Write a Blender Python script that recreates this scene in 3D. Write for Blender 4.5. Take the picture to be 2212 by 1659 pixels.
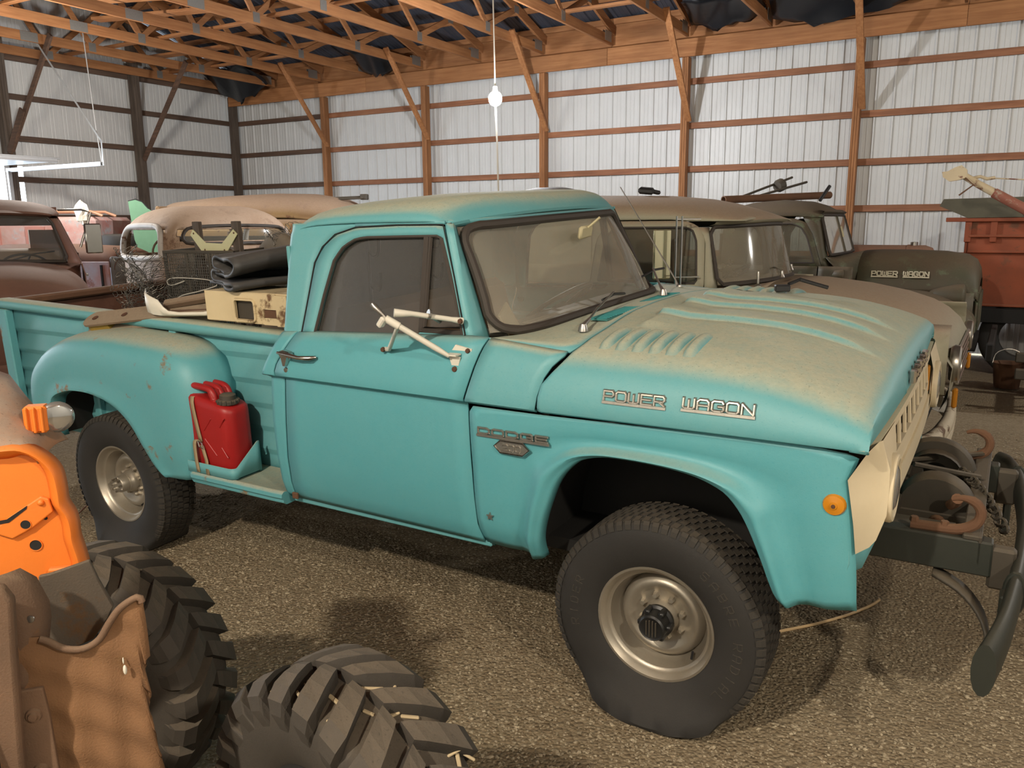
import bpy, math, random
from mathutils import Matrix, Vector, Euler
random.seed(7)
for _o in list(bpy.data.objects): bpy.data.objects.remove(_o)
SC = bpy.context.scene
COL = SC.collection
R = math.radians
PI = math.pi

# ------------------------------------------------------------------ camera
def make_camera():
    f = 1750.0; pitch = R(11.23); roll = R(-.485); yaw = R(-31.63)
    cy, sy, cp, sp = math.cos(yaw), math.sin(yaw), math.cos(pitch), math.sin(pitch)
    fw = Vector((sy*cp, cy*cp, -sp)); rt = Vector((cy, -sy, 0)); up = rt.cross(fw)
    cr, sr = math.cos(roll), math.sin(roll)
    r2 = cr*rt + sr*up; u2 = -sr*rt + cr*up
    cam = bpy.data.objects.new('camera', bpy.data.cameras.new('camera'))
    cam.data.sensor_width = 36; cam.data.lens = f/2212*36; cam.data.clip_start = .02
    cam.matrix_world = Matrix(((r2.x, u2.x, -fw.x, 1.0), (r2.y, u2.y, -fw.y, -3.509), (r2.z, u2.z, -fw.z, 1.814), (0, 0, 0, 1)))
    COL.objects.link(cam); SC.camera = cam
make_camera()

# ------------------------------------------------------------------ light
W = bpy.data.worlds.new('world'); SC.world = W; W.use_nodes = True
W.node_tree.nodes['Background'].inputs[0].default_value = (.80, .90, 1.0, 1)
W.node_tree.nodes['Background'].inputs[1].default_value = 6.0
def lamp(name, loc, power, color, radius):
    d = bpy.data.lights.new(name, 'POINT'); d.energy = power; d.color = color; d.shadow_soft_size = radius
    o = bpy.data.objects.new(name, d); o.location = loc; COL.objects.link(o); return o
lamp('unseen_lamp', (-.6, -5.9, 4.2), 760, (1.0, .89, .72), .09)
lamp('unseen_lamp', (3.6, -3.7, 3.5), 330, (1.0, .89, .72), .09)
lamp('unseen_lamp', (4.0, 5.0, 3.4), 210, (1.0, .95, .86), .09)
lamp('unseen_lamp', (-9.2, 2.2, 3.3), 210, (1.0, .93, .84), .09)  # unseen lamp, added to brighten the left wall
BULB_STRENGTH = 1700
_d = bpy.data.lights.new('door_daylight', 'AREA'); _d.shape = 'RECTANGLE'; _d.size = 4.6; _d.size_y = 2.6; _d.energy = 380; _d.color = (.82, .91, 1.0)
_o = bpy.data.objects.new('door_daylight', _d); _o.location = (-13.6, .7, 1.5); _o.rotation_euler = (0, R(-90), R(1.93)); COL.objects.link(_o)
SC.view_settings.view_transform = 'Standard'; SC.view_settings.look = 'None'
SC.view_settings.gamma = 1; SC.view_settings.use_curve_mapping = False
SC.view_settings.exposure = 0.25
SC.cycles.use_denoising = True
SC.cycles.max_bounces = 8; SC.cycles.diffuse_bounces = 4; SC.cycles.glossy_bounces = 4
SC.cycles.transparent_max_bounces = 24; SC.cycles.sample_clamp_indirect = 4
SC.cycles.caustics_reflective = False; SC.cycles.caustics_refractive = False

# ------------------------------------------------------------------ helpers
def V(*a): return Vector(a)
class MB:
    """collects faces of ONE object"""
    def __init__(s): s.v = []; s.f = []; s.T = Matrix()
    def add(s, vs, fs):
        n = len(s.v); s.v += [tuple(s.T @ Vector(p)) for p in vs]; s.f += [tuple(n+i for i in f) for f in fs]; return s
    def box(s, c, d, rot=None, ch=0.0):
        M = Matrix.Translation(Vector(c))
        if rot is not None: M = M @ (rot if isinstance(rot, Matrix) else Euler(rot).to_matrix().to_4x4())
        hx, hy, hz = d[0]/2, d[1]/2, d[2]/2
        if ch <= 0:
            vs = [(x, y, z) for x in (-hx, hx) for y in (-hy, hy) for z in (-hz, hz)]
            fs = [(0, 1, 3, 2), (4, 6, 7, 5), (0, 4, 5, 1), (2, 3, 7, 6), (0, 2, 6, 4), (1, 5, 7, 3)]
        else:
            ch = min(ch, hx*.9, hy*.9, hz*.9); vs = []; idx = {}
            for i in (-1, 1):
                for j in (-1, 1):
                    for k in (-1, 1):
                        for a in range(3):
                            p = [i*(hx-ch), j*(hy-ch), k*(hz-ch)]; p[a] += (i, j, k)[a]*ch
                            idx[(i, j, k, a)] = len(vs); vs.append(tuple(p))
            fs = []
            for a in range(3):
                b, c_ = (a+1) % 3, (a+2) % 3
                for sg in (-1, 1):
                    q = []
                    for (u, w) in ((-1, -1), (1, -1), (1, 1), (-1, 1)):
                        t = [0, 0, 0]; t[a] = sg; t[b] = u; t[c_] = w; q.append(idx[(*t, a)])
                    fs.append(tuple(q if sg > 0 else q[::-1]))
                for u in (-1, 1):
                    for w in (-1, 1):
                        t0 = [0, 0, 0]; t1 = [0, 0, 0]; t0[a] = -1; t1[a] = 1; t0[b] = t1[b] = u; t0[c_] = t1[c_] = w
                        q = [idx[(*t0, b)], idx[(*t1, b)], idx[(*t1, c_)], idx[(*t0, c_)]]
                        fs.append(tuple(q if u*w > 0 else q[::-1]))
            for i in (-1, 1):
                for j in (-1, 1):
                    for k in (-1, 1):
                        q = [idx[(i, j, k, 0)], idx[(i, j, k, 1)], idx[(i, j, k, 2)]]
                        fs.append(tuple(q if i*j*k > 0 else q[::-1]))
        return s.add([M @ Vector(p) for p in vs], fs)
    def bar(s, p0, p1, w, h, up=(0, 0, 1), ch=0.0):
        p0, p1 = Vector(p0), Vector(p1); d = p1-p0; L = d.length; x = d.normalized()
        y = Vector(up).cross(x)
        if y.length < 1e-4: y = Vector((0, 1, 0)).cross(x)
        y.normalize(); z = x.cross(y)
        M = Matrix(((x.x, y.x, z.x, 0), (x.y, y.y, z.y, 0), (x.z, y.z, z.z, 0), (0, 0, 0, 1)))
        return s.box((p0+p1)/2, (L, w, h), M, ch)
    def tube(s, pts, r, n=8, closed=False, caps=True):
        P = [Vector(p) for p in pts]; m = len(P); rr = r if isinstance(r, (list, tuple)) else [r]*m
        vs = []; ref = None
        for i in range(m):
            a = P[i-1] if (i > 0 or closed) else P[i]; b = P[(i+1) % m] if (i < m-1 or closed) else P[i]
            t = (b-a).normalized()
            if ref is None:
                ref = Vector((0, 0, 1)) if abs(t.z) < .9 else Vector((1, 0, 0))
            u = ref - t*ref.dot(t)
            if u.length < 1e-5: u = t.orthogonal()
            u.normalize(); ref = u; w = t.cross(u)
            for k in range(n):
                an = 2*PI*k/n; vs.append(P[i] + (u*math.cos(an) + w*math.sin(an))*rr[i])
        fs = []
        for i in range(m if closed else m-1):
            j = (i+1) % m
            for k in range(n):
                l = (k+1) % n; fs.append((i*n+k, i*n+l, j*n+l, j*n+k))
        if caps and not closed: fs += [tuple(range(n))[::-1], tuple((m-1)*n+k for k in range(n))]
        return s.add(vs, fs)
    def lathe(s, prof, o=(0, 0, 0), axis=(0, 1, 0), n=24, a0=0, a1=2*PI, closed=False, ref=None):
        ax = Vector(axis).normalized(); u = Vector(ref) if ref else (Vector((1, 0, 0)) if abs(ax.x) < .9 else Vector((0, 0, 1)))
        u = (u-ax*u.dot(ax)).normalized(); w = ax.cross(u); o = Vector(o)
        full = abs(a1-a0-2*PI) < 1e-6; m = n if full else n+1
        vs = []
        for i in range(m):
            a = a0+(a1-a0)*i/n; d = u*math.cos(a)+w*math.sin(a)
            for r, h in prof: vs.append(o+d*r+ax*h)
        k = len(prof); fs = []
        for i in range(n):
            j = (i+1) % m
            for q in range(k if closed else k-1):
                q2 = (q+1) % k
                fs.append((i*k+q, i*k+q2, j*k+q2, j*k+q))
        return s.add(vs, fs)
    def grid(s, rows, cu=False, cv=False):
        n = len(rows[0]); vs = [p for r in rows for p in r]; fs = []; m = len(rows)
        for i in range(m if cv else m-1):
            for j in range(n if cu else n-1):
                i2 = (i+1) % m; j2 = (j+1) % n
                fs.append((i*n+j, i*n+j2, i2*n+j2, i2*n+j))
        return s.add(vs, fs)
    def prism(s, out, fn, d0, d1):
        """outline of (a,b) pairs pushed between depth d0 and d1 by fn(a,b,d)"""
        n = len(out); vs = [fn(a, b, d0) for a, b in out]+[fn(a, b, d1) for a, b in out]
        return s.add(vs, [tuple(range(n))[::-1], tuple(range(n, 2*n))]+[(i, (i+1) % n, n+(i+1) % n, n+i) for i in range(n)])
    def sphere(s, c, r, n=12, m=8, sc=(1, 1, 1)):
        prof = [(0, -1)]+[(math.cos(-PI/2+PI*i/m), math.sin(-PI/2+PI*i/m)) for i in range(1, m)]+[(0, 1)]
        old = s.T; s.T = old @ Matrix.Translation(Vector(c)) @ Matrix.Diagonal((r*sc[0], r*sc[1], r*sc[2], 1))
        s.lathe(prof, axis=(0, 0, 1), n=n); s.T = old; return s
    def mesh(s, name, smooth=None):
        me = bpy.data.meshes.new(name); me.from_pydata(s.v, [], s.f); me.validate()
        import bmesh
        bm = bmesh.new(); bm.from_mesh(me); bmesh.ops.remove_doubles(bm, verts=bm.verts, dist=1e-5)
        bmesh.ops.recalc_face_normals(bm, faces=bm.faces)
        bm.to_mesh(me); bm.free()
        if smooth:
            me.shade_smooth(); me.set_sharp_from_angle(angle=R(smooth))
        return me
    def build(s, name, mat, parent=None, smooth=35, solid=0, bevel=0, sub=0):
        o = bpy.data.objects.new(name, s.mesh(name, smooth)); o.data.materials.append(mat); COL.objects.link(o)
        if parent: o.parent = parent
        if sub:
            m = o.modifiers.new('sub', 'SUBSURF'); m.levels = m.render_levels = sub
        if solid:
            m = o.modifiers.new('solid', 'SOLIDIFY'); m.thickness = abs(solid); m.offset = -1 if solid > 0 else 1; m.use_even_offset = False
        if bevel:
            m = o.modifiers.new('bevel', 'BEVEL'); m.width = bevel; m.segments = 2; m.limit_method = 'ANGLE'
        return o
def tag(o, label, cat, group=None, kind=None):
    if label: o['label'] = label
    if cat: o['category'] = cat
    if group: o['group'] = group
    if kind: o['kind'] = kind
    return o
def empty(name, loc=(0, 0, 0), rot=(0, 0, 0), parent=None):
    o = bpy.data.objects.new(name, None); o.location = loc; o.rotation_euler = rot; COL.objects.link(o); o.empty_display_size = .1
    if parent: o.parent = parent
    return o
def dup(o, parent=None):
    c = o.copy(); COL.objects.link(c)
    if parent is not None: c.parent = parent
    for ch in o.children: dup(ch, c)
    return c
def lerp(a, b, t): return a+(b-a)*t
def interp(x, tab):
    if x <= tab[0][0]: return tab[0][1]
    for (x0, y0), (x1, y1) in zip(tab, tab[1:]):
        if x <= x1: return lerp(y0, y1, (x-x0)/(x1-x0)) if x1 > x0 else y1
    return tab[-1][1]
def sstep(a, b, x):
    t = max(0, min(1, (x-a)/(b-a))); return t*t*(3-2*t)
def resample(pts, n):
    P = [Vector(p) for p in pts]; L = [0]
    for a, b in zip(P, P[1:]): L.append(L[-1]+(b-a).length)
    out = []; j = 0
    for i in range(n):
        t = L[-1]*i/(n-1)
        while j < len(P)-2 and L[j+1] < t: j += 1
        d = L[j+1]-L[j]; out.append(P[j].lerp(P[j+1], (t-L[j])/d if d > 0 else 0))
    return out
def smooth_curve(pts, n):
    """Catmull-Rom through the points, n samples"""
    P = [Vector(p) for p in pts]; m = len(P); dense = []
    for i in range(m-1):
        p0 = P[max(0, i-1)]; p1 = P[i]; p2 = P[i+1]; p3 = P[min(m-1, i+2)]
        for k in range(8):
            t = k/8; dense.append(.5*((2*p1)+(p2-p0)*t+(2*p0-5*p1+4*p2-p3)*t*t+(3*p1-p0-3*p2+p3)*t**3))
    dense.append(P[-1]); return resample(dense, n)

# ------------------------------------------------------------------ materials
MATS = {}
class NT:
    def __init__(s, name):
        s.m = bpy.data.materials.new(name); s.m.use_nodes = True; s.t = s.m.node_tree; s.n = s.t.nodes; s.l = s.t.links
        s.b = s.n['Principled BSDF']; s.out = s.n['Material Output']; s.co = s.n.new('ShaderNodeTexCoord')
    def noise(s, scale, detail=4, rough=.6, src='Object', vec=None, stretch=None):
        n = s.n.new('ShaderNodeTexNoise'); n.inputs['Scale'].default_value = scale; n.inputs['Detail'].default_value = detail; n.inputs['Roughness'].default_value = rough
        v = vec or s.co.outputs[src]
        if stretch:
            mp = s.n.new('ShaderNodeMapping'); mp.inputs['Scale'].default_value = stretch; s.l.new(v, mp.inputs['Vector']); v = mp.outputs[0]
        s.l.new(v, n.inputs['Vector']); return n.outputs['Fac']
    def ramp(s, src, stops):
        r = s.n.new('ShaderNodeValToRGB'); e = r.color_ramp.elements
        while len(e) < len(stops): e.new(.5)
        for q, (p, c) in zip(e, stops):
            q.position = p; q.color = (c, c, c, 1) if not isinstance(c, tuple) else (*c, 1)
        s.l.new(src, r.inputs[0]); return r.outputs[0]
    def mix(s, fac, a, b, mode='MIX'):
        m = s.n.new('ShaderNodeMix'); m.data_type = 'RGBA'; m.blend_type = mode
        for sock, val in ((m.inputs['Factor'], fac), (m.inputs['A'], a), (m.inputs['B'], b)):
            if hasattr(val, 'node'): s.l.new(val, sock)
            elif isinstance(val, tuple): sock.default_value = (*val, 1)
            else: sock.default_value = val
        return m.outputs['Result']
    def math(s, op, a, b=None, clamp=False):
        m = s.n.new('ShaderNodeMath'); m.operation = op; m.use_clamp = clamp
        for sock, val in zip(m.inputs, (a, b)):
            if val is None: continue
            if hasattr(val, 'node'): s.l.new(val, sock)
            else: sock.default_value = val
        return m.outputs[0]
    def normal_z(s):
        g = s.n.new('ShaderNodeNewGeometry'); x = s.n.new('ShaderNodeSeparateXYZ'); s.l.new(g.outputs['Normal'], x.inputs[0]); return x.outputs['Z']
    def bump(s, h, strength=.3, dist=.01):
        b = s.n.new('ShaderNodeBump'); b.inputs['Strength'].default_value = strength; b.inputs['Distance'].default_value = dist
        s.l.new(h, b.inputs['Height']); s.l.new(b.outputs[0], s.b.inputs['Normal']); return b
    def set(s, col=None, rough=None, metal=None, spec=None):
        for k, v in (('Base Color', col), ('Roughness', rough), ('Metallic', metal), ('Specular IOR Level', spec)):
            if v is None: continue
            i = s.b.inputs[k]
            if hasattr(v, 'node'): s.l.new(v, i)
            elif isinstance(v, tuple): i.default_value = (*v, 1)
            else: i.default_value = v
        return s
DUST = (.36, .285, .19)
def dusty(name, col, col2=None, dust=1.0, lo=.55, hi=.97, dustcol=DUST, rough=.5, metal=0, rust=0.0, rustcol=(.16, .06, .025), grain=.15, var=.25, side=.12):
    """painted or bare surface with dust lying on what faces up, optional rust blotches"""
    t = NT(name); c = col
    v = t.ramp(t.noise(3.0, 5), [(.3, 0.0), (.7, 1.0)])
    c2 = col2 or tuple(x*(1-var) for x in col)
    c = t.mix(v, col, c2)
    if rust > 0:
        m = t.ramp(t.noise(5.0, 8, .7), [(.62-.25*rust, 0.0), (.68-.22*rust, 1.0)])
        rc = t.mix(t.noise(30, 4), rustcol, tuple(x*.45 for x in rustcol)); c = t.mix(m, c, rc)
    if dust > 0:
        mr = t.n.new('ShaderNodeMapRange'); mr.interpolation_type = 'SMOOTHSTEP'
        t.l.new(t.normal_z(), mr.inputs[0]); mr.inputs[1].default_value = lo; mr.inputs[2].default_value = hi; mr.inputs[3].default_value = side*dust; mr.inputs[4].default_value = dust
        f = t.math('MULTIPLY', mr.outputs[0], t.ramp(t.noise(22, 6, .7), [(.2, .70), (.55, 1.0)]), True)
        dc = t.mix(t.noise(60, 3, .7), tuple(x*.8 for x in dustcol), tuple(min(1, x*1.15) for x in dustcol))
        spk = t.ramp(t.noise(140, 2, .5), [(.64, 0.0), (.70, .55)])
        dc = t.mix(spk, dc, tuple(x*.35 for x in dustcol))
        c = t.mix(f, c, dc)
        t.l.new(t.math('ADD', rough, t.math('MULTIPLY', f, .9-rough)), t.b.inputs['Roughness'])
    t.set(c, None if dust > 0 else rough, metal)
    if grain: t.bump(t.noise(220, 3), grain, .002)
    MATS[name] = t.m; return t.m
def plain(name, col, rough=.5, metal=0, var=.2, scale=12, bump=0, bscale=80):
    t = NT(name); t.set(t.mix(t.noise(scale, 5), col, tuple(x*(1-var) for x in col)), rough, metal)
    if bump: t.bump(t.noise(bscale, 4), bump, .004)
    MATS[name] = t.m; return t.m
def wood(name, col, col2, axis=0, rough=.75, knots=True):
    t = NT(name); st = [9, 9, 9]; st[axis] = .55
    oi = t.n.new('ShaderNodeObjectInfo')
    ad = t.n.new('ShaderNodeVectorMath'); ad.operation = 'ADD'; t.l.new(t.co.outputs['Object'], ad.inputs[0])
    cm = t.n.new('ShaderNodeCombineXYZ'); mu = t.math('MULTIPLY', oi.outputs['Random'], 37.0)
    for i in range(3): t.l.new(mu, cm.inputs[i])
    t.l.new(cm.outputs[0], ad.inputs[1])
    g = t.noise(3.5, 6, .6, vec=ad.outputs[0], stretch=tuple(st)); b = t.noise(1.7, 3, .5, vec=ad.outputs[0])
    c = t.mix(t.ramp(g, [(.35, 0.0), (.62, 1.0)]), col, col2)
    c = t.mix(t.ramp(b, [(.3, 0.0), (.75, .55)]), c, tuple(x*.55 for x in col2))
    c = t.mix(t.math('MULTIPLY', oi.outputs['Random'], .35), c, tuple(x*.5 for x in col))
    t.set(c, rough); t.bump(g, .25, .004); MATS[name] = t.m; return t.m
def glassy(name, tint, dustamt, dustcol=(.34, .29, .22), rough=.08):
    """dusty window pane: clear where clean, covered by a thin film of dust"""
    t = NT(name)
    tr = t.n.new('ShaderNodeBsdfTransparent'); tr.inputs[0].default_value = (*tint, 1)
    gl = t.n.new('ShaderNodeBsdfGlossy'); gl.inputs['Roughness'].default_value = rough; gl.inputs[0].default_value = (.8, .8, .8, 1)
    df = t.n.new('ShaderNodeBsdfDiffuse'); df.inputs[0].default_value = (*dustcol, 1)
    fr = t.n.new('ShaderNodeFresnel'); fr.inputs[0].default_value = 1.45
    m1 = t.n.new('ShaderNodeMixShader'); t.l.new(fr.outputs[0], m1.inputs[0]); t.l.new(tr.outputs[0], m1.inputs[1]); t.l.new(gl.outputs[0], m1.inputs[2])
    m2 = t.n.new('ShaderNodeMixShader')
    t.l.new(t.ramp(t.noise(4, 6, .7), [(.2, dustamt*.82), (.8, min(1, dustamt*1.2))]), m2.inputs[0])
    t.l.new(m1.outputs[0], m2.inputs[1]); t.l.new(df.outputs[0], m2.inputs[2]); t.l.new(m2.outputs[0], t.out.inputs[0])
    MATS[name] = t.m; return t.m
def glow(name, col, strength):
    t = NT(name); t.b.inputs['Base Color'].default_value = (1, 1, 1, 1); t.b.inputs['Emission Color'].default_value = (*col, 1); t.b.inputs['Emission Strength'].default_value = strength
    MATS[name] = t.m; return t.m
TEAL = (.055, .325, .38)
M_teal = dusty('teal_paint', TEAL, (.07, .34, .39), dust=.90, lo=.60, hi=.95, dustcol=(.475, .46, .335), rough=.45, side=.17, var=.1)
M_tealside = dusty('teal_side_paint', TEAL, (.07, .34, .39), dust=.5, lo=.5, hi=1, dustcol=(.40, .42, .32), rough=.45, side=.22, var=.12)
M_tealcl = plain('clean_teal_paint', (.04, .26, .27), .5, 0, .15)
M_tealrust = dusty('teal_paint_rusty', TEAL, (.07, .34, .39), dust=.85, lo=.6, hi=.97, dustcol=(.46, .42, .30), rough=.42, side=.14, rust=.12, rustcol=(.26, .13, .04))
M_tealin = plain('teal_inner_paint', (.045, .20, .19), .6)
M_chrome = plain('worn_chrome', (.62, .60, .56), .22, 1.0, .25, 30)
M_letter = plain('badge_metal', (.46, .44, .39), .34, .8, .35, 60)
M_rubber = dusty('tyre_rubber', (.015, .0145, .014), (.024, .022, .020), dust=.22, lo=.3, hi=1, dustcol=(.12, .10, .075), rough=.75, grain=.3, side=.14)
M_tread = dusty('tyre_tread', (.020, .019, .017), (.035, .031, .026), dust=.35, lo=.4, hi=1, dustcol=(.16, .125, .085), rough=.85, grain=.4, side=.2)
M_dark = plain('dark_underbody', (.012, .011, .010), .85)
M_seal = plain('window_rubber_seal', (.045, .035, .028), .7)
M_glass = glassy('side_glass', (.90, .90, .88), .07, (.36, .33, .29))
M_wglass = glassy('windshield_glass', (.90, .89, .85), .34, (.52, .48, .40))
M_cream = dusty('cream_paint', (.72, .62, .44), (.66, .56, .38), dust=.5, lo=.4, hi=1, dustcol=(.5, .42, .28), rough=.5, side=.1)
M_creamrust = dusty('cream_paint_rusty', (.66, .54, .33), (.58, .46, .27), dust=.3, rough=.6, rust=.22, rustcol=(.18, .09, .035))
M_white = plain('white_enamel', (.74, .70, .60), .4, 0, .15)
M_rustbolt = plain('rusty_bolt', (.10, .045, .025), .8)
M_rim = dusty('wheel_steel', (.50, .46, .39), (.36, .32, .26), dust=.35, dustcol=(.38, .32, .23), rough=.36, metal=.75, side=.3)
M_amber = plain('amber_lens', (.62, .24, .015), .25)
M_black = plain('black_rubber', (.018, .018, .019), .55, 0, .4)
M_matte = dusty('dusty_black_rubber', (.022, .022, .024), (.035, .034, .033), dust=.28, lo=.3, dustcol=(.20, .18, .16), rough=.6, side=.15)
M_hub = plain('black_hub', (.015, .015, .015), .4)
M_brown = plain('brown_vinyl', (.20, .125, .075), .6)
M_int = plain('cab_interior', (.22, .22, .19), .7)
M_wcream = plain('cream_vinyl', (.55, .49, .30), .6)
M_wood = wood('orange_pine', (.47, .215, .082), (.32, .13, .045), 0)
M_woody = wood('orange_pine_y', (.47, .215, .082), (.32, .13, .045), 1)
M_woodz = wood('orange_pine_z', (.45, .205, .082), (.29, .12, .042), 2)
M_greyz = wood('grey_weathered_post', (.15, .115, .09), (.075, .055, .042), 2)
M_greyx = wood('brown_weathered_girt', (.17, .095, .06), (.085, .05, .035), 0)
M_greyy = wood('brown_weathered_girt_y', (.15, .09, .06), (.08, .05, .035), 1)
M_girt = wood('reddish_girt', (.40, .18, .09), (.25, .10, .05), 0)
M_plate = plain('galvanised_plate', (.30, .29, .27), .45, .5, .3, 40)
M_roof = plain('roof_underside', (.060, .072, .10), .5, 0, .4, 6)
M_sheet = plain('black_plastic_sheet', (.013, .015, .019), .28)
M_wall = plain('white_steel_wall', (.585, .60, .605), .42, .0, .10, 3)
M_rustbrown = dusty('rusty_brown_body', (.15, .065, .042), (.10, .045, .03), dust=.6, lo=.5, hi=1, dustcol=(.19, .11, .07), rough=.65, side=.1)
M_rust = dusty('heavy_rust', (.15, .07, .035), (.09, .042, .022), dust=.25, dustcol=(.3, .2, .12), rough=.85, grain=.5)
M_steel = plain('bare_steel', (.42, .40, .37), .35, .9, .3, 30)
M_cord = plain('white_cord', (.62, .58, .5), .7)
M_yellowcord = plain('yellow_cord', (.72, .50, .26), .6)
M_darkgreen = dusty('dark_green_steel', (.016, .021, .018), (.026, .03, .024), dust=.18, lo=.3, dustcol=(.18, .15, .11), rough=.45, side=.15)
M_greasy = dusty('greasy_steel', (.030, .026, .020), (.055, .046, .034), dust=.4, lo=.3, dustcol=(.2, .16, .11), rough=.6, side=.15)
M_red = plain('red_paint', (.38, .012, .012), .45, 0, .25)
M_strap = plain('canvas_strap', (.34, .26, .15), .85)
M_orange = dusty('orange_paint', (.78, .20, .02), (.70, .17, .018), dust=.25, dustcol=(.5, .3, .15), rough=.5, side=.02)
# ------------------------------------------------------------------ the barn (its frame is turned 1.93 degrees against the parked truck)
TH = R(1.93)
def brot(o): o.rotation_euler = (0, 0, TH); return o
def struct(name): return tag(brot(empty(name)), None, None, kind='structure')
def bw(x, y, z):
    return (math.cos(TH)*x-math.sin(TH)*y, math.sin(TH)*x+math.cos(TH)*y, z)
# floor: compacted ground, gently uneven, with loose stones
def floor_material():
    t = NT('gravel_floor')
    big = t.noise(.9, 5, .6); fine = t.noise(45, 5, .75); mid = t.noise(9, 5, .7)
    vo = t.n.new('ShaderNodeTexVoronoi'); vo.inputs['Scale'].default_value = 62; t.l.new(t.co.outputs['Object'], vo.inputs['Vector'])
    c = t.mix(t.ramp(big, [(.35, 0.0), (.65, 1.0)]), (.235, .175, .105), (.30, .235, .15))
    c = t.mix(t.ramp(fine, [(.3, 0.0), (.7, 1.0)]), t.mix(.5, c, (.09, .065, .04)), c)
    sx = t.n.new('ShaderNodeSeparateColor'); t.l.new(vo.outputs['Color'], sx.inputs[0])
    c = t.mix(t.math('MULTIPLY', sx.outputs[0], .45), c, (.40, .33, .22))
    c = t.mix(t.ramp(mid, [(.55, 0.0), (.75, .35)]), c, (.11, .075, .045))
    t.set(c, .95, 0, .2)
    h = t.math('ADD', t.math('MULTIPLY', vo.outputs['Distance'], -1.0), t.math('MULTIPLY', fine, .5)); t.bump(h, .8, .012)
    return t.m
M_floor = floor_material()
def make_floor():
    b = MB(); xs = [-14, -11, -8, -6]+[-5+i*.12 for i in range(70)]+[3.5, 5, 7, 8]; ys = [-8, -6, -5, -4.2]+[-3.6+i*.12 for i in range(34)]+[.6, 1.2, 2, 3, 4.5, 6, 8, 10]
    def z(x, y):
        return .010*math.sin(x*2.3+1.1)*math.sin(y*1.9+.4)+.006*math.sin(x*5.1+y*3.7)-.004
    b.grid([[(x, y, z(x, y) if -5.2 < x < 3.6 and -3.7 < y < .7 else -.004) for x in xs] for y in ys])
    o = b.build('floor', M_floor, smooth=60); return tag(o, None, None, kind='structure')
FLOOR = make_floor()
# loose gravel: uncountable small stones
def make_gravel():
    rnd = random.Random(3); b = MB()
    shapes = []
    for k in range(6):
        vs = []
        for p in ((1, 0, 0), (-1, 0, 0), (0, 1, 0), (0, -1, 0), (0, 0, .8), (0, 0, -.6), (.6, .6, .3), (-.6, .5, .35), (.5, -.6, .3), (-.55, -.6, .3)):
            vs.append(Vector(p)*rnd.uniform(.75, 1.15))
        shapes.append(vs)
    fs = [(0, 6, 4), (6, 2, 4), (2, 7, 4), (7, 1, 4), (1, 9, 4), (9, 3, 4), (3, 8, 4), (8, 0, 4), (0, 2, 6), (2, 1, 7), (1, 3, 9), (3, 0, 8)]
    V_, F_ = [], []
    def put(x, y, r):
        a = rnd.uniform(0, 2*PI); ca, sa = math.cos(a), math.sin(a); sx, sy, sz = r*rnd.uniform(.8, 1.4), r*rnd.uniform(.6, 1), r*rnd.uniform(.4, .8)
        z0 = .010*math.sin(x*2.3+1.1)*math.sin(y*1.9+.4)+.006*math.sin(x*5.1+y*3.7)-.004 if -5.2 < x < 3.6 and -3.7 < y < .7 else -.004
        n = len(V_)
        for v in rnd.choice(shapes): V_.append((x+(v.x*ca*sx-v.y*sa*sy), y+(v.x*sa*sx+v.y*ca*sy), z0+sz*.25+v.z*sz))
        for f in fs: F_.append((n+f[0], n+f[1], n+f[2]))
    for i in range(60000):
        x = rnd.uniform(-3.6, 2.3); y = rnd.uniform(-2.6, .3)
        put(x, y, rnd.uniform(.0032, .0078) if rnd.random() < .94 else rnd.uniform(.008, .014))
    for i in range(9000):
        put(rnd.uniform(.3, 3.5), rnd.uniform(.2, 4.5), rnd.uniform(.005, .011))
    for i in range(4000):
        put(rnd.uniform(-5.5, -3.4), rnd.uniform(-2.2, 0), rnd.uniform(.004, .009))
    me = bpy.data.meshes.new('gravel'); me.from_pydata(V_, [], F_)
    t = NT('gravel_stones'); 
    c = t.mix(t.ramp(t.noise(60, 2, .5), [(.3, 0.0), (.7, 1.0)]), (.15, .11, .065), (.52, .44, .31)); t.set(c, .9, 0, .2)
    o = bpy.data.objects.new('gravel', me); me.materials.append(t.m); COL.objects.link(o)
    tag(o, 'tan crushed gravel spread over the barn floor around the trucks', 'gravel', kind='stuff')
make_gravel()

def corr(w=.915):
    """ribbed steel section across one sheet: (offset along, depth towards the room)"""
    pts = []; x = 0
    while x < w-.01:
        pts += [(x, 0), (x+.012, -.022), (x+.030, -.022), (x+.042, 0), (x+.095, 0), (x+.101, -.004), (x+.109, -.004), (x+.115, 0), (x+.155, 0), (x+.161, -.004), (x+.169, -.004), (x+.175, 0)]
        x += w/4
    pts.append((w, 0)); return pts
SECT = corr()
def post_at(parent, x, y, z1, mat, w=.10, d=.14, z0=0):
    b = MB()
    for k in (-1, 0, 1): b.box((x+k*w/3, y, (z0+z1)/2), (w/3-.002, d, z1-z0), ch=.004)
    return b.build('post', mat, parent)
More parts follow.
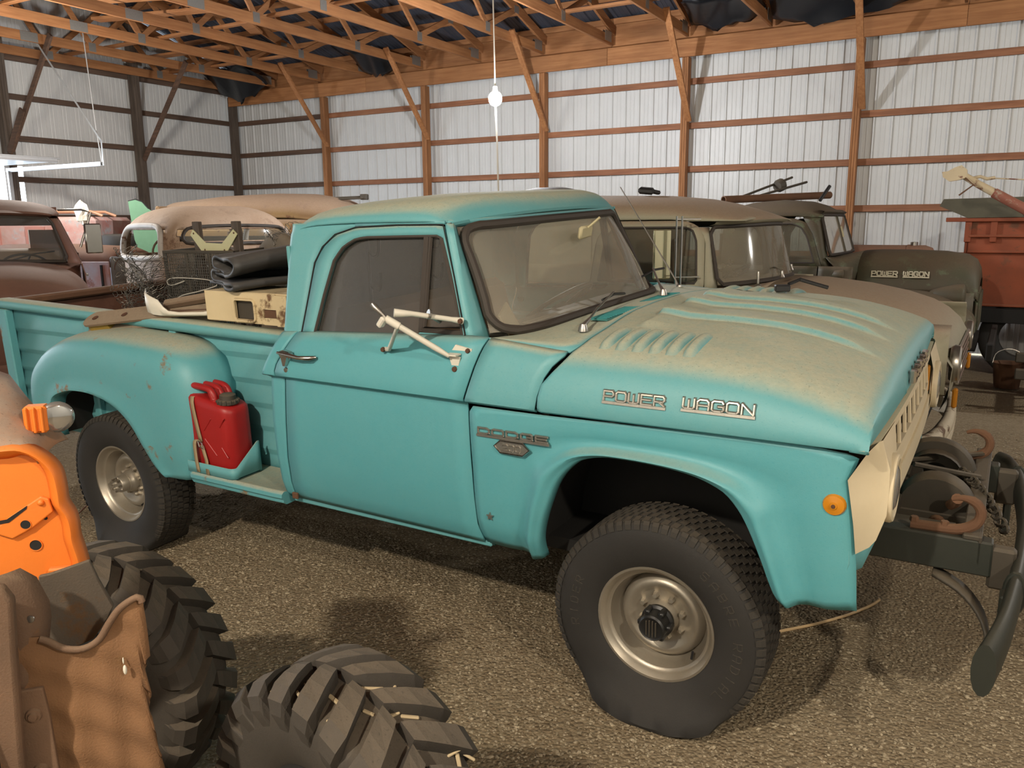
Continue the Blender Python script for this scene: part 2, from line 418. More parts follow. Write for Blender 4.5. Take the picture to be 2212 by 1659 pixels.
# back wall
wb = struct('wall_back')
x = -12.9
pm = None
while x < 6.6:
    b = MB(); b.grid([[(-12.9+px, 9.05+dp, z) for px, dp in SECT] for z in (0.02, 4.88)])
    o = b.build('wall_panel', M_wall, wb, smooth=0) if pm is None else bpy.data.objects.new('wall_panel', pm)
    if pm is None: pm = o.data; x00 = x
    b2 = None
    if o.name not in COL.objects: COL.objects.link(o); o.parent = wb
    o.location.x = x-x00; x += .915
POSTX = [-12.83, -10.33, -7.95, -5.57, -3.16, -.74, 1.68, 4.1, 6.4]
for i, px in enumerate(POSTX):
    post_at(wb, px, 8.90, 4.22 if i else 4.4, M_woodz if i else M_greyz, .10 if i else .13)
for z in (3.84, 3.20, 2.56, 1.93, 1.29, .65):
    for a, c in zip(POSTX, POSTX[1:]):
        b = MB(); b.box(((a+c)/2, 8.995, z+.045), (c-a-.004, .038, .09), ch=.003)
        b.build('girt', M_greyx if a < -12 else M_girt, wb)
for a, c in ((-12.83, -9.2), (-9.2, -4.4), (-4.4, .5), (.5, 6.4)):
    b = MB(); b.box(((a+c)/2, 8.81, 4.335), (c-a-.004, .04, .25), ch=.003); b.build('header_beam', M_wood, wb)
    b = MB(); b.box(((a+c)/2, 8.99, 4.665), (c-a-.004, .04, .43), ch=.003); b.build('header_beam', M_wood, wb)
for px in POSTX[1:-1]:
    b = MB(); b.bar((px+.07, 8.86, 3.30), (px+.07, 7.72, 4.66), .038, .09, up=(1, 0, 0), ch=.003); b.build('knee_brace', M_woody, wb)
# left gable wall with the overhead door opening
wl = struct('wall_left')
def roofz(y): return 4.80+.30*(9.1-abs(y-1.2)-1.2) if y >= 1.2 else 4.80+.30*(9.1-1.2-(1.2-y))
y = 9.05-.915
while y > -7.6:
    door = y < 4.05 and y+.915 > -2.6
    z0 = 2.80 if door else .02
    b = MB(); b.grid([[(-12.95-dp*-1, y+px, (z0 if k == 0 else roofz(y+px)+.02)) for px, dp in SECT] for k in (0, 1)])
    b.build('wall_panel', M_wall, wl, smooth=0); y -= .915
for py, z1 in ((6.6, 5.6), (4.2, 6.3), (-2.75, 6.0), (-5.2, 5.3)): 
    b = MB()
    for k in (-1, 0, 1): b.box((-12.80, py+k*.045, z1/2), (.15, .043, z1), ch=.004)
    b.build('post', M_greyz, wl)
for z in (4.44, 3.84, 3.19, 2.54, 1.93, 1.29, .65):
    for a, c in ((6.6, 8.9), (4.2, 6.6)):
        h = .14 if z > 4.3 else .09
        b = MB(); b.box((-12.895, (a+c)/2, z+h/2), (.038, c-a-.004, h), ch=.003); b.build('girt', M_greyy, wl)
for z in (2.80, 3.5, 4.44, 5.1):
    b = MB(); b.box((-12.895, .8, z+.06), (.038, 6.6, .12), ch=.003); b.build('girt', M_greyy, wl)
b = MB(); b.box((-12.895, 5.6, 5.15), (.038, 4.6, .09)); b.build('girt', M_greyy, wl)
for py, zt in ((6.6, 4.66), (4.2, 4.66)):
    b = MB(); b.bar((-12.70, py, 3.02), (-11.35, py, zt-.05), .09, .038, up=(0, 1, 0), ch=.003); b.build('knee_brace', M_greyx, wl)
b = MB(); b.bar((-12.66, 4.13, 2.98), (-12.18, 4.13, 3.60), .12, .03, up=(0, 1, 0)); b.build('brace_splice', M_greyx, wl)
# sides out of view
w = struct('wall_right'); b = MB(); b.box((6.75, .7, 3.4), (.06, 16.8, 6.9)); b.build('wall_panel', M_wall, w)
w = struct('wall_front'); b = MB(); b.box((-3.1, -7.65, 2.5), (19.7, .06, 5.0)); b.build('wall_panel', M_wall, w)
# roof
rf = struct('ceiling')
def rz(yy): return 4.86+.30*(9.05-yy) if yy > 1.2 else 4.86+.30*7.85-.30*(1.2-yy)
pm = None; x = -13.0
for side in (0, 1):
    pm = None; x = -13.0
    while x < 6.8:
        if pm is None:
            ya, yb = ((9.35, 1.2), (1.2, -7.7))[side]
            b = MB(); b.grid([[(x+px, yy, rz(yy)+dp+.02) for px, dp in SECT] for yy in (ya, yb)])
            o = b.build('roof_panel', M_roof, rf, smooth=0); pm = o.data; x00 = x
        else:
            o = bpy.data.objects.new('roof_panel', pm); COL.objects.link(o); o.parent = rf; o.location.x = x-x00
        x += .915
k = 0
yy = 8.9
while yy > -7.2:
    if abs(yy-1.2) > .2:
        for a, c in ((-12.9, -8.0), (-8.0, -3.2), (-3.2, 1.7), (1.7, 6.6)):
            b = MB(); b.box(((a+c)/2, yy, rz(yy)-.045), (c-a-.004, .038, .085)); b.build('purlin', M_wood, rf)
    yy -= .60
def make_truss(X, first=None):
    t = empty('truss', (X, 0, 0), parent=rf)
    def member(name, p0, p1, h=.14, w=.038, mat=M_woody):
        q = MB(); q.bar(p0, p1, w, h, up=(0, 0, 1), ch=.003) if abs(p1[2]-p0[2]) < 3*abs(p1[1]-p0[1]) else q.bar(p0, p1, w, h, up=(1, 0, 0))
        return q.build(name, mat, t)
    zb = 4.57
    member('bottom_chord', (0, 8.87, zb), (0, 4.0, zb)); member('bottom_chord', (0, 4.0, zb), (0, -1.4, zb)); member('bottom_chord', (0, -1.4, zb), (0, -6.4, zb))
    member('top_chord', (0, 8.95, rz(8.95)-.17), (0, 1.2, rz(1.2)-.17)); member('top_chord', (0, 1.2, rz(1.2)-.17), (0, -6.5, rz(-6.5)-.17))
    bp = [7.1, 5.0, 2.6, -.2, -2.6, -4.7]; tp = [7.95, 6.1, 3.9, 1.2, -1.5, -3.7, -5.5]
    for i, yb in enumerate(bp):
        for yt in (tp[i], tp[i+1]):
            member('web', (.002, yb, zb+.03), (.002, yt, rz(yt)-.19), .085, .036)
    def plate(yc, zc, a=.20, c=.13):
        for sx in (-.0205, .0205):
            q = MB(); q.box((sx, yc, zc), (.003, a, c)); q.build('gusset_plate', M_plate, t)
    plate(8.66, zb+.04, .24, .15)
    for yb in bp[:4]: plate(yb, zb+.02, .12, .13)
    for yt in tp[:4]: plate(yt, rz(yt)-.2, .14, .10)
    plate(4.0, zb, .26, .13); plate(-1.4, zb, .26, .13)
    return t
T0 = make_truss(-11.58)
for k in range(-1, 15):
    if k == 0: continue
    c = dup(T0, rf); c.location.x = -11.58+1.205*k
    if k < 0: c.location.x = -12.72
for yy, a, c in ((7.35, -12.8, -9.6), (5.35, -12.8, -8.2), (5.25, -8.4, -3.4), (3.0, -12.8, -6.0), (7.2, -4.6, -1.4)):
    b = MB(); b.box(((a+c)/2, yy, 4.66), (c-a, .09, .038), ch=.003); b.build('lateral_brace', M_wood, rf)
for (p0, p1) in (((-9.9, 3.55, 4.72), (-8.0, 4.2, 4.72)), ((-10.4, 4.3, 4.72), (-8.6, 4.75, 4.72)), ((-9.0, 6.0, 4.70), (-8.3, 4.9, 4.70)), ((-12.6, 6.35, 4.70), (-10.2, 6.45, 4.70))):
    b = MB(); b.bar(p0, p1, .19, .038, ch=.003); b.build('loose_board', M_wood, rf)
# torn black plastic sheet along the eave
def sheet(name, x0, x1, drop, label, seed):
    rnd = random.Random(seed); b = MB(); n = 14; rows = []
    for i in range(9):
        s = i/8; row = []
        for j in range(n+1):
            u = j/n; edge = 1-.35*rnd.random()*(i == 8)
            row.append((lerp(x0, x1, u), 8.60-.25*(1-s)-.05*math.sin(u*9+s*3)-.30*(1-s)**2, 4.78-drop*s*edge*(.55+.45*math.sin(PI*u+.2))+.02*math.sin(u*17+s*5)))
        rows.append(row)
    b.grid(rows); o = b.build(name, M_sheet, smooth=60, solid=.002); brot(o)
    tag(o, label, 'plastic sheet', 'torn black plastic sheets along the eave')
sheet('plastic_sheet', -3.0, -1.95, .30, 'torn black plastic sheet drooping over the beam, left of two beside each other', 1)
sheet('plastic_sheet', -1.85, .0, .42, 'long torn black plastic sheet drooping over the beam above the dark green truck', 2)
sheet('plastic_sheet', -12.75, -11.5, .60, 'black plastic sheet hanging in the corner of the barn eave', 3)
sheet('plastic_sheet', -9.05, -8.3, .42, 'small black plastic sheet tucked between two roof trusses', 4)

# hanging bulb and its pull cord
bl = tag(empty('hanging_bulb', (-4.12, 4.5, 3.18)), 'lit bare bulb hanging on a long white cord', 'bulb')
b = MB(); b.sphere((0, 0, 0), .076, 16, 10, (1, 1, 1.05)); b.build('glass_bulb', glow('lit_bulb', (.97, .98, 1.0), BULB_STRENGTH), bl, 60)
b = MB(); b.lathe([(0, .13), (.022, .13), (.026, .10), (.026, .065), (.0, .06)], axis=(0, 0, 1), n=12); b.build('socket', M_white, bl)
b = MB(); b.tube([(0, 0, .12), (-.015, 0, 1.05), (-.02, 0, 1.42)], .008, 6); b.build('cord', M_cord, bl)
b = MB(); b.tube([(.012, -.02, -.06), (.03, -.02, -.5), (.045, -.02, -1.35)], .011, 6); b.build('pull_cord', M_cord, bl)

# overhead door hardware by the opening
dt = tag(empty('door_track', bw(-12.8, 4.15, 0), (0, 0, TH)), 'galvanised overhead door track hung beside the left-side opening', 'door track')
dt['label'] = 'galvanised overhead door track hung from the trusses by a perforated bar'
def bpart(name, mat, parent, fn):
    b = MB(); fn(b); return b.build(name, mat, parent)
M_galv = plain('galvanised_track', (.50, .52, .54), .35, .55, .15, 20)
bpart('horizontal_rail', M_galv, dt, lambda b: (b.box((1.2, 0, 2.69), (2.44, .05, .012)), b.box((1.2, .022, 2.715), (2.44, .006, .06)), b.box((1.2, -.022, 2.715), (2.44, .006, .06))))
bpart('vertical_rail', M_galv, dt, lambda b: b.box((.06, -.02, 1.35), (.05, .06, 2.7), ch=.004))
bpart('perforated_bar', M_galv, dt, lambda b: b.bar((2.46, 0, 3.03), (.79, 0, 4.95), .03, .004, up=(0, 1, 0)))
bpart('hanger_strap', M_galv, dt, lambda b: b.bar((2.45, 0, 2.69), (2.46, 0, 3.05), .03, .004, up=(0, 1, 0)))
bpart('door_section', M_galv, dt, lambda b: (b.box((.75, -1.4, 2.80), (1.55, 2.6, .045), ch=.006), b.box((1.50, -1.4, 2.80), (.04, 2.6, .075), ch=.004)))
bpart('hinge', M_galv, dt, lambda b: b.box((1.42, -.07, 2.83), (.16, .05, .03), ch=.004))
bpart('hanging_rod', M_galv, dt, lambda b: b.tube([(2.2, .06, 4.6), (2.28, .06, 3.2), (2.34, .06, 2.72)], .008, 6))
# ------------------------------------------------------------------ the teal pickup (built in its own frame: +x forward, -y its right side, leaning on its flat right tyres)
LEAN = R(2.7)
_c, _s = math.cos(LEAN), math.sin(LEAN)
TR = tag(empty('pickup_truck', (0, -.8+.8*_c, .8*_s), (LEAN, 0, 0)), 'turquoise 1960s stepside pickup with two flat tyres and a dusty hood', 'pickup truck')
def P(b, name, mat=None, parent=TR, **k): return b.build(name, mat or M_teal, parent, **k)
def tw(p): # truck frame -> world
    y = p[1]+.8; return (p[0], y*_c-p[2]*_s-.8, y*_s+p[2]*_c)
SPROF = [(.55, .935), (.575, .95), (.60, .965), (.66, .980), (.78, .988), (.95, .988), (1.08, .982), (1.148, .976), (1.156, .985), (1.162, 1.003), (1.168, 1.010), (1.185, 1.010), (1.22, 1.003), (1.28, .985), (1.32, .966), (1.345, .948), (1.36, .93), (1.368, .905)]
ZR = [.575, .60, .66, .78, .95, 1.08, 1.14, 1.148, 1.156, 1.162, 1.168, 1.185, 1.22, 1.28, 1.32, 1.345, 1.36, 1.368]
def sy(z): return interp(z, SPROF)
def belt(x): return 1.354+(x+1.727)*.0459 if x < -.70 else 1.401-.030*min(1, (x+.70)/.36)
def zmap(z, x):
    z += .008*max(0, min(1, (-x-.4)/1.3))
    return z if z < 1.2 else 1.2+(z-1.2)*(belt(x)-1.2)/.168
DOORF = [(.56, -.690), (.60, -.688), (.64, -.700), (.92, -.712), (1.15, -.722), (1.17, -.722), (1.20, -.712), (1.36, -.657), (1.40, -.655)]
DOORR = [(.56, -1.730), (.77, -1.731), (1.05, -1.712), (1.15, -1.708), (1.158, -1.735), (1.20, -1.738), (1.34, -1.665), (1.40, -1.655)]
CABR = [(.56, -1.775), (.60, -1.785), (.87, -1.802), (1.09, -1.795), (1.15, -1.795), (1.158, -1.818), (1.17, -1.815), (1.33, -1.752), (1.40, -1.75)]
def side_panel(sg, xl, xr, zr=ZR, n=12, inset=0.0):
    b = MB(); rows = []
    for z in zr:
        a, c = xl(z), xr(z); row = []
        for i in range(n+1):
            x = lerp(a, c, i/n); row.append((x, sg*(sy(z)-inset), zmap(z, x)))
        rows.append(row)
    b.grid(rows); return b
def upper_y(z): return .912-.25*(z-1.37)
def frame_strip(sg, outer, inner, n, y_in=0.0, closed=True):
    """flat frame between two closed outlines (x,z) lying on the leaning side plane"""
    o = resample([(x, 0, z) for x, z in outer+([outer[0]] if closed else [])], n); i = resample([(x, 0, z) for x, z in inner+([inner[0]] if closed else [])], n)
    b = MB(); b.grid([[(p.x, sg*(upper_y(p.z)-y_in), p.z) for p in o], [(p.x, sg*(upper_y(p.z)-y_in), p.z) for p in i]]); return b
def plate_out(sg, out, y_in, t=.006):
    b = MB(); b.prism(out, lambda x, z, d: (x, sg*(upper_y(z)-y_in-d), z), 0, t); return b
FRO = [(-1.640, 1.345), (-1.616, 1.513), (-1.597, 1.653), (-1.559, 1.72), (-1.492, 1.772), (-1.379, 1.801), (-1.153, 1.809), (-.924, 1.809), (-.848, 1.612), (-.766, 1.38)]
GLO = [(-1.568, 1.35), (-1.529, 1.526), (-1.490, 1.668), (-1.441, 1.726), (-1.374, 1.757), (-1.316, 1.763), (-1.10, 1.767), (-.929, 1.769), (-.863, 1.612), (-.781, 1.385)]
for sg in (-1, 1):
    door = P(side_panel(sg, lambda z: interp(z, DOORR)+.005, lambda z: interp(z, DOORF)-.005), 'door', M_tealside, solid=.012)
    b = frame_strip(sg, FRO, GLO, 60); P(b, 'window_frame', parent=door, solid=.018)
    b = MB(); pts = [(p.x, sg*(upper_y(p.z)-.004), p.z) for p in resample([(x, 0, z) for x, z in GLO+[GLO[0]]], 60)]
    b.tube(pts, .007, 6, closed=False); P(b, 'window_seal', M_seal, door)
    P(plate_out(sg, GLO[:7]+[(-1.012, 1.768), (-1.0, 1.40), (-1.02, 1.365), (-1.07, 1.35)], .018, .004), 'side_glass', M_glass, door, smooth=0)
    P(plate_out(sg, [(-.985, 1.765), (-.932, 1.763), (-.866, 1.61), (-.792, 1.425), (-.975, 1.415)], .016, .004), 'vent_glass', M_glass, door, smooth=0)
    b = MB(); b.bar((-1.005, sg*(upper_y(1.77)-.008), 1.768), (-.99, sg*(upper_y(1.40)-.008), 1.395), .024, .022, up=(0, 1, 0), ch=.003)
    vo = [(-.985, 1.765), (-.935, 1.763), (-.869, 1.61), (-.797, 1.425), (-.975, 1.415)]
    b.tube([(x, sg*(upper_y(z)-.006), z) for x, z in vo], .009, 6, closed=True)
    b.box((-.89, sg*(upper_y(1.41)-.005), 1.405), (.2, .016, .02), ch=.003)
    P(b, 'vent_frame', M_seal, door)
    b = MB(); b.prism([(-1.075, 1.34), (-1.02, 1.362), (-.995, 1.397), (-.768, 1.405), (-.76, 1.36)], lambda x, z, d: (x, sg*(upper_y(z)-.002-d), z), 0, .012); P(b, 'sill_corner', parent=door, smooth=0)
    # handle and lock
    b = MB(); hy = sg*.992
    b.lathe([(0, .0), (.022, 0), (.022, .02), (.014, .034), (0, .036)], (-1.655, sg*.975, 1.262), (0, sg, 0), 14)
    b.prism([(-1.695, 1.285), (-1.66, 1.296), (-1.625, 1.290), (-1.615, 1.276), (-1.64, 1.262), (-1.655, 1.225), (-1.668, 1.225), (-1.675, 1.26)], lambda x, z, d: (x, sg*d, z), 1.0, 1.02)
    b.tube([(-1.69, sg*1.022, 1.283), (-1.62, sg*1.032, 1.280), (-1.56, sg*1.030, 1.272), (-1.50, sg*1.022, 1.273), (-1.482, sg*1.0, 1.274)], [.006, .011, .009, .011, .007], 8)
    P(b, 'door_handle', M_chrome, door, smooth=50)
    b = MB(); b.lathe([(0, .018), (.010, .017), (.013, .010), (.014, 0)], (-1.663, sg*.994, 1.205), (0, sg, 0), 14); P(b, 'door_lock', M_chrome, door)
    if sg < 0:
        b = MB(); b.box((-1.722, -.972, .60), (.035, .012, .03), ch=.003); P(b, 'hinge_plate', M_rust, door)
    # cab corner, sill
    P(side_panel(sg, lambda z: interp(z, CABR), lambda z: interp(z, DOORR)-.005, n=4), 'cab_corner', M_tealside, solid=.012)
    b = MB(); b.box((-1.22, sg*.925, .568), (1.10, .03, .03), ch=.006); P(b, 'rocker_panel')
    b = MB(); b.box((-1.22, sg*.90, .60), (1.10, .02, .10)); P(b, 'sill_plate', M_tealin)
# fender: grid from the wheel arch out to its border
ARCH = [(-.435, .56), (-.415, .70), (-.368, .84), (-.335, .91), (-.290, .965), (-.235, 1.005), (-.153, 1.026), (-.07, 1.030), (.017, 1.028), (.10, 1.022), (.178, 1.010), (.24, .99), (.286, .965), (.33, .915), (.364, .853), (.40, .77), (.429, .691), (.450, .64), (.465, .616)]
BORD = [(-.686, .572), (-.702, .70), (-.708, .92), (-.714, 1.02), (-.718, 1.10), (-.718, 1.143), (-.55, 1.143), (-.40, 1.143), (-.15, 1.147), (.12, 1.152), (.366, 1.157), (.56, 1.155), (.655, 1.143), (.672, 1.125), (.638, 1.071), (.650, 1.0), (.664, .92), (.680, .78), (.687, .638)]
def fender(sg):
    A = smooth_curve([(x, 0, z) for x, z in ARCH], 64); Bo = resample([(x, 0, z) for x, z in BORD], 64)
    # hold the lower corners
    b = MB(); rows = []
    ss = [0, .02, .045, .07, .095, .12, .15, .18, .22, .26, .36, .48, .62, .78, .9, 1.0]
    def yy(x, z, s):
        base = sy(min(z, 1.14))
        fl = .036*math.exp(-((s-.10)/.085)**2)+.006*math.exp(-(s/.03)**2)-.012*math.exp(-((s-.36)/.14)**2)
        lowtuck = .01*sstep(.66, .58, z)
        front = -.020*sstep(.60, .69, x)
        return base+fl*(1-sstep(.98, 1.0, s))-lowtuck+front
    # return lip of the arch
    for q, dy in ((-.018, -.045), (-.012, -.012)):
        rows.append([(a.x+(.01-a.x)*(-q)*1.2, sg*(yy(a.x, a.z, 0)+dy), a.z+(.75-a.z)*(-q)*.9) for a in A])
    for s in ss:
        rows.append([(lerp(a.x, c.x, s), sg*yy(lerp(a.x, c.x, s), lerp(a.z, c.z, s), s), lerp(a.z, c.z, s)) for a, c in zip(A, Bo)])
    b.grid(rows); return b
for sg in (-1, 1):
    fd = P(fender(sg), 'front_fender', M_tealside, solid=.008, smooth=50)
    # dark inner wheel house
    b = MB(); prof = smooth_curve([(x, 0, z) for x, z in ARCH], 24)
    b.grid([[(p.x*1.12, sg*y, .12+(p.z-.12)*1.03) for p in prof] for y in (.94, .50)]); b.box((0, sg*.50, .80), (1.0, .02, .55)); P(b, 'wheel_house', M_dark)
    # body lip between hood and fender, drain joint
    # marker lamp
    b = MB(); b.lathe([(0, .022), (.010, .022), (.012, .018), (.030, .014), (.0345, .006), (.035, 0)], (.607, sg*.978, .985), (0, sg, 0), 24); mk = P(b, 'side_reflector', M_amber)
    b = MB(); b.lathe([(0, .026), (.006, .025), (.007, .018)], (.607, sg*.978, .985), (0, sg, 0), 10); P(b, 'screw', M_rustbolt, mk)
    if sg < 0:
        b = MB(); out = []
        for k in range(10):
            r = .017 if k % 2 == 0 else .007; a = PI/2+k*PI/5; out.append((-.637+r*math.cos(a), .711+r*math.sin(a)))
        b.prism(out, lambda x, z, d: (x, -d, z), .985, .992); P(b, 'star_badge', M_letter, smooth=0)
# cowl side panels above the crease (between door and hood)
HOODR = [(1.15, -.415), (1.17, -.408), (1.245, -.396), (1.315, -.371), (1.376, -.323)]
ZU = [1.152, 1.156, 1.162, 1.168, 1.185, 1.22, 1.28, 1.32, 1.345, 1.36, 1.368]
HPROF = [(.996, 1.158), (1.006, 1.165), (1.010, 1.180), (1.006, 1.215), (.995, 1.26), (.975, 1.302), (.945, 1.338), (.90, 1.366), (.84, 1.385), (.76, 1.398), (.66, 1.407), (.55, 1.414)]
def hood_zt(x): return interp(x, [(-.45, 1.432), (-.2, 1.430), (.1, 1.424), (.27, 1.412), (.40, 1.390), (.47, 1.372), (.55, 1.348), (.62, 1.322), (.67, 1.296), (.70, 1.262), (.712, 1.225), (.712, 1.185)])
RIDGE = (-.37, -.06, .19)
def hood_pt(x, k, sg):
    y, z = HPROF[k]; zt = hood_zt(x); zs = lerp(1.158, 1.163, min(1, max(0, x+.4)))
    f = (zt-zs)/(1.43-1.158); return (x, sg*y, zs+(z-1.158)*f)
def hood_z(x, y):
    ay = abs(y); zt = hood_zt(x); zs = lerp(1.158, 1.163, min(1, max(0, x+.4)))
    pr = [(0, 1.430), (.25, 1.428), (.42, 1.422), (.55, 1.414), (.66, 1.407), (.76, 1.398), (.84, 1.385), (.90, 1.366), (.945, 1.338), (.975, 1.302)]
    z = zs+(interp(ay, pr)-1.158)*(zt-zs)/(1.43-1.158)
    # pressed centre steps
    env = sstep(-.215, -.18, x)*(1-sstep(.50, .64, x))
    for ry in (-.36, -.055, .18):
        ryx = ry-.0*x
        z += .021*env*sstep(ryx-.016, ryx+.016, y)*(1-sstep(ryx+.04, ryx+.24, y))
    z += .014*sstep(-.215, -.185, x)*(1-sstep(-.185, -.05, x))*(1-sstep(.58, .62, ay))
    return z
def hood_rear(y): return interp(abs(y), [(0, -.345), (.3, -.338), (.65, -.305), (.85, -.30), (.94, -.325), (.97, -.35), (1.0, -.40), (1.02, -.405)])
def hood():
    b = MB(); xs = [0, .012, .03, .06, .09, .105, .115, .122, .13, .14, .16, .2, .25, .3, .36, .42, .48, .54, .6, .66, .72, .78, .83, .87, .905, .935, .955, .97, .985, .995, 1.0]
    ys = []
    ymid = sorted(set([round(-.55+i*.025, 4) for i in range(45)]+[-.378, -.369, -.360, -.351, -.342, -.072, -.063, -.055, -.046, -.038, .163, .172, .180, .189, .198]))
    rows = []
    for s in xs:
        row = []
        def xat(y): 
            x0 = hood_rear(y); x1 = .714-.022*(abs(y)/1.0)**2; return lerp(x0, x1, s)
        nose = max(0, (s-.995)/.005)
        for k in range(len(HPROF)): row.append(hood_pt(xat(HPROF[k][0]), k, -1))
        for y in ymid[1:-1]: x = xat(y); row.append((x, y, hood_z(x, y)))
        for k in range(len(HPROF))[::-1]: row.append(hood_pt(xat(HPROF[k][0]), k, 1))
        rows.append(row)
    # rolled front lip down to the grille
    last = rows[-1]
    rows.append([(p[0]+.004, p[1], lerp(p[2], 1.20, .6) if p[2] > 1.2 else p[2]) for p in last])
    rows.append([(p[0]-.004, p[1]*.998, min(p[2], 1.172)) for p in last])
    rows.append([(p[0]-.05, p[1]*.99, min(p[2], 1.166)) for p in last])
    b.grid(rows); return b
HOOD = P(hood(), 'hood', smooth=40, solid=.006)
for sg in (-1, 1):
    for k in range(6):
        b = MB(); x0 = -.215+k*.062; pts = []
        rows = []
        for i in range(9):
            t = i/8; y = lerp(.60, .86, t); e = math.sin(PI*min(1, max(0, t)))**.35 if 0 < t < 1 else 0
            row = []
            for j, (dx, dz) in enumerate(((-.027, -.004), (-.020, .013), (-.006, .020), (.010, .015), (.024, -.004))):
                x = x0+dx+(t-.5)*.012; row.append((x, sg*y, hood_z(x, y)+(dz*e if dz > 0 else dz)))
            rows.append(row)
        b.grid(rows); P(b, 'louver', M_teal, HOOD, smooth=50)
def cowl_x(z): return interp(z, HOODR)-.006
for sg in (-1, 1):
    P(side_panel(sg, lambda z: interp(z, DOORF)+.005, lambda z: interp(zmap(z, -.5), HOODR)-.006, zr=ZU, n=6), 'cowl_side', solid=.010)
# windshield base / cowl top
def ws_bot(y): t = min(1.02, abs(y)/.775); return (-.600-.03*t**2-.115*t**9, y, 1.402-.014*t**2)
def ws_top(y): t = min(1.05, abs(y)/.725); return (-.845-.03*t**2-.045*t**8, y, 1.803-.004*t**2)
def cowl_top():
    b = MB(); rows = []
    N = 28
    for s in [0, .06, .12, .25, .4, .55, .7, .85, 1.0]:
        row = []
        for i in range(N+1):
            y = lerp(-.905, .905, i/N); ay = abs(y)
            a = ws_bot(max(-.775, min(.775, y))); xa = a[0]-.02; za = a[2]-.022
            if ay > .775: xa = lerp(xa, -.69, (ay-.775)/.13); za = lerp(za, belt(-.69), (ay-.775)/.13)
            xb = hood_rear(y)-.006; zb = hood_z(max(-.4, xb), min(.88, ay)) if ay < .88 else lerp(hood_z(-.33, .88), belt(-.34), (ay-.88)/.025)
            x = lerp(xa, xb, s); row.append((x, y, lerp(za, zb, s**.8)+.004*math.sin(PI*s)))
        rows.append(row)
    b.grid(rows); return b
CW = P(cowl_top(), 'cowl', solid=.008)
for y0, y1 in ((-.50, -.17), (.03, .32)):
    n = 15; g = None
    for k in range(n):
        y = lerp(y0, y1, k/(n-1)); b = MB(); z = 1.4285
        b.bar((-.435, y, 1.4215), (-.362, y, 1.4265), .010, .005, ch=.001); P(b, 'vent_slat', M_tealcl, CW)
    b = MB(); b.box((-.398, (y0+y1)/2, 1.4205), (.085, y1-y0+.03, .006)); P(b, 'vent_opening', M_tealin, CW)
# roof with visor
def roof():
    b = MB(); rows = []
    st = [(-1.772, .770, 1.70, 1.72, 0), (-1.778, .795, 1.76, 1.805, 0), (-1.772, .803, 1.785, 1.842, 0), (-1.752, .806, 1.797, 1.862, 0), (-1.71, .808, 1.806, 1.880, 0), (-1.63, .809, 1.813, 1.898, 0), (-1.5, .810, 1.819, 1.912, 0), (-1.35, .810, 1.823, 1.922, 0), (-1.2, .810, 1.824, 1.930, 0), (-1.08, .809, 1.824, 1.932, 0), (-1.0, .807, 1.824, 1.930, .20), (-.965, .803, 1.823, 1.922, .45), (-.945, .797, 1.822, 1.906, .65), (-.930, .789, 1.820, 1.884, .82), (-.920, .783, 1.817, 1.862, .94), (-.915, .778, 1.814, 1.850, 1.0)]
    N = 44
    for x, w, ze, zc, fr in st:
        row = []
        for i in range(N+1):
            t = -1+2*i/N; t = math.copysign(math.sin(abs(t)*PI/2)**.85, t); y = w*t
            p = 5.0 if fr < .3 else lerp(5.0, 2.2, (fr-.3)/.7)
            h = max(0, 1-abs(t)**p)**lerp(.50, .8, fr)
            xx = x+fr*.095*(1-abs(t)**2.2)
            if x < -1.55: xx = x+.045*sstep(.80, 1, abs(t))*sstep(-1.55, -1.72, x)
            row.append((xx, y, ze+(zc-ze)*h))
        rows.append(row)
    last = rows[-1]; rows.append([(p[0]-.003, p[1]*.997, p[2]-.012) for p in last]); rows.append([(p[0]-.035, p[1]*.98, p[2]-.020) for p in last])
    b.grid(rows); return b
ROOF = P(roof(), 'roof', smooth=45, solid=.006)
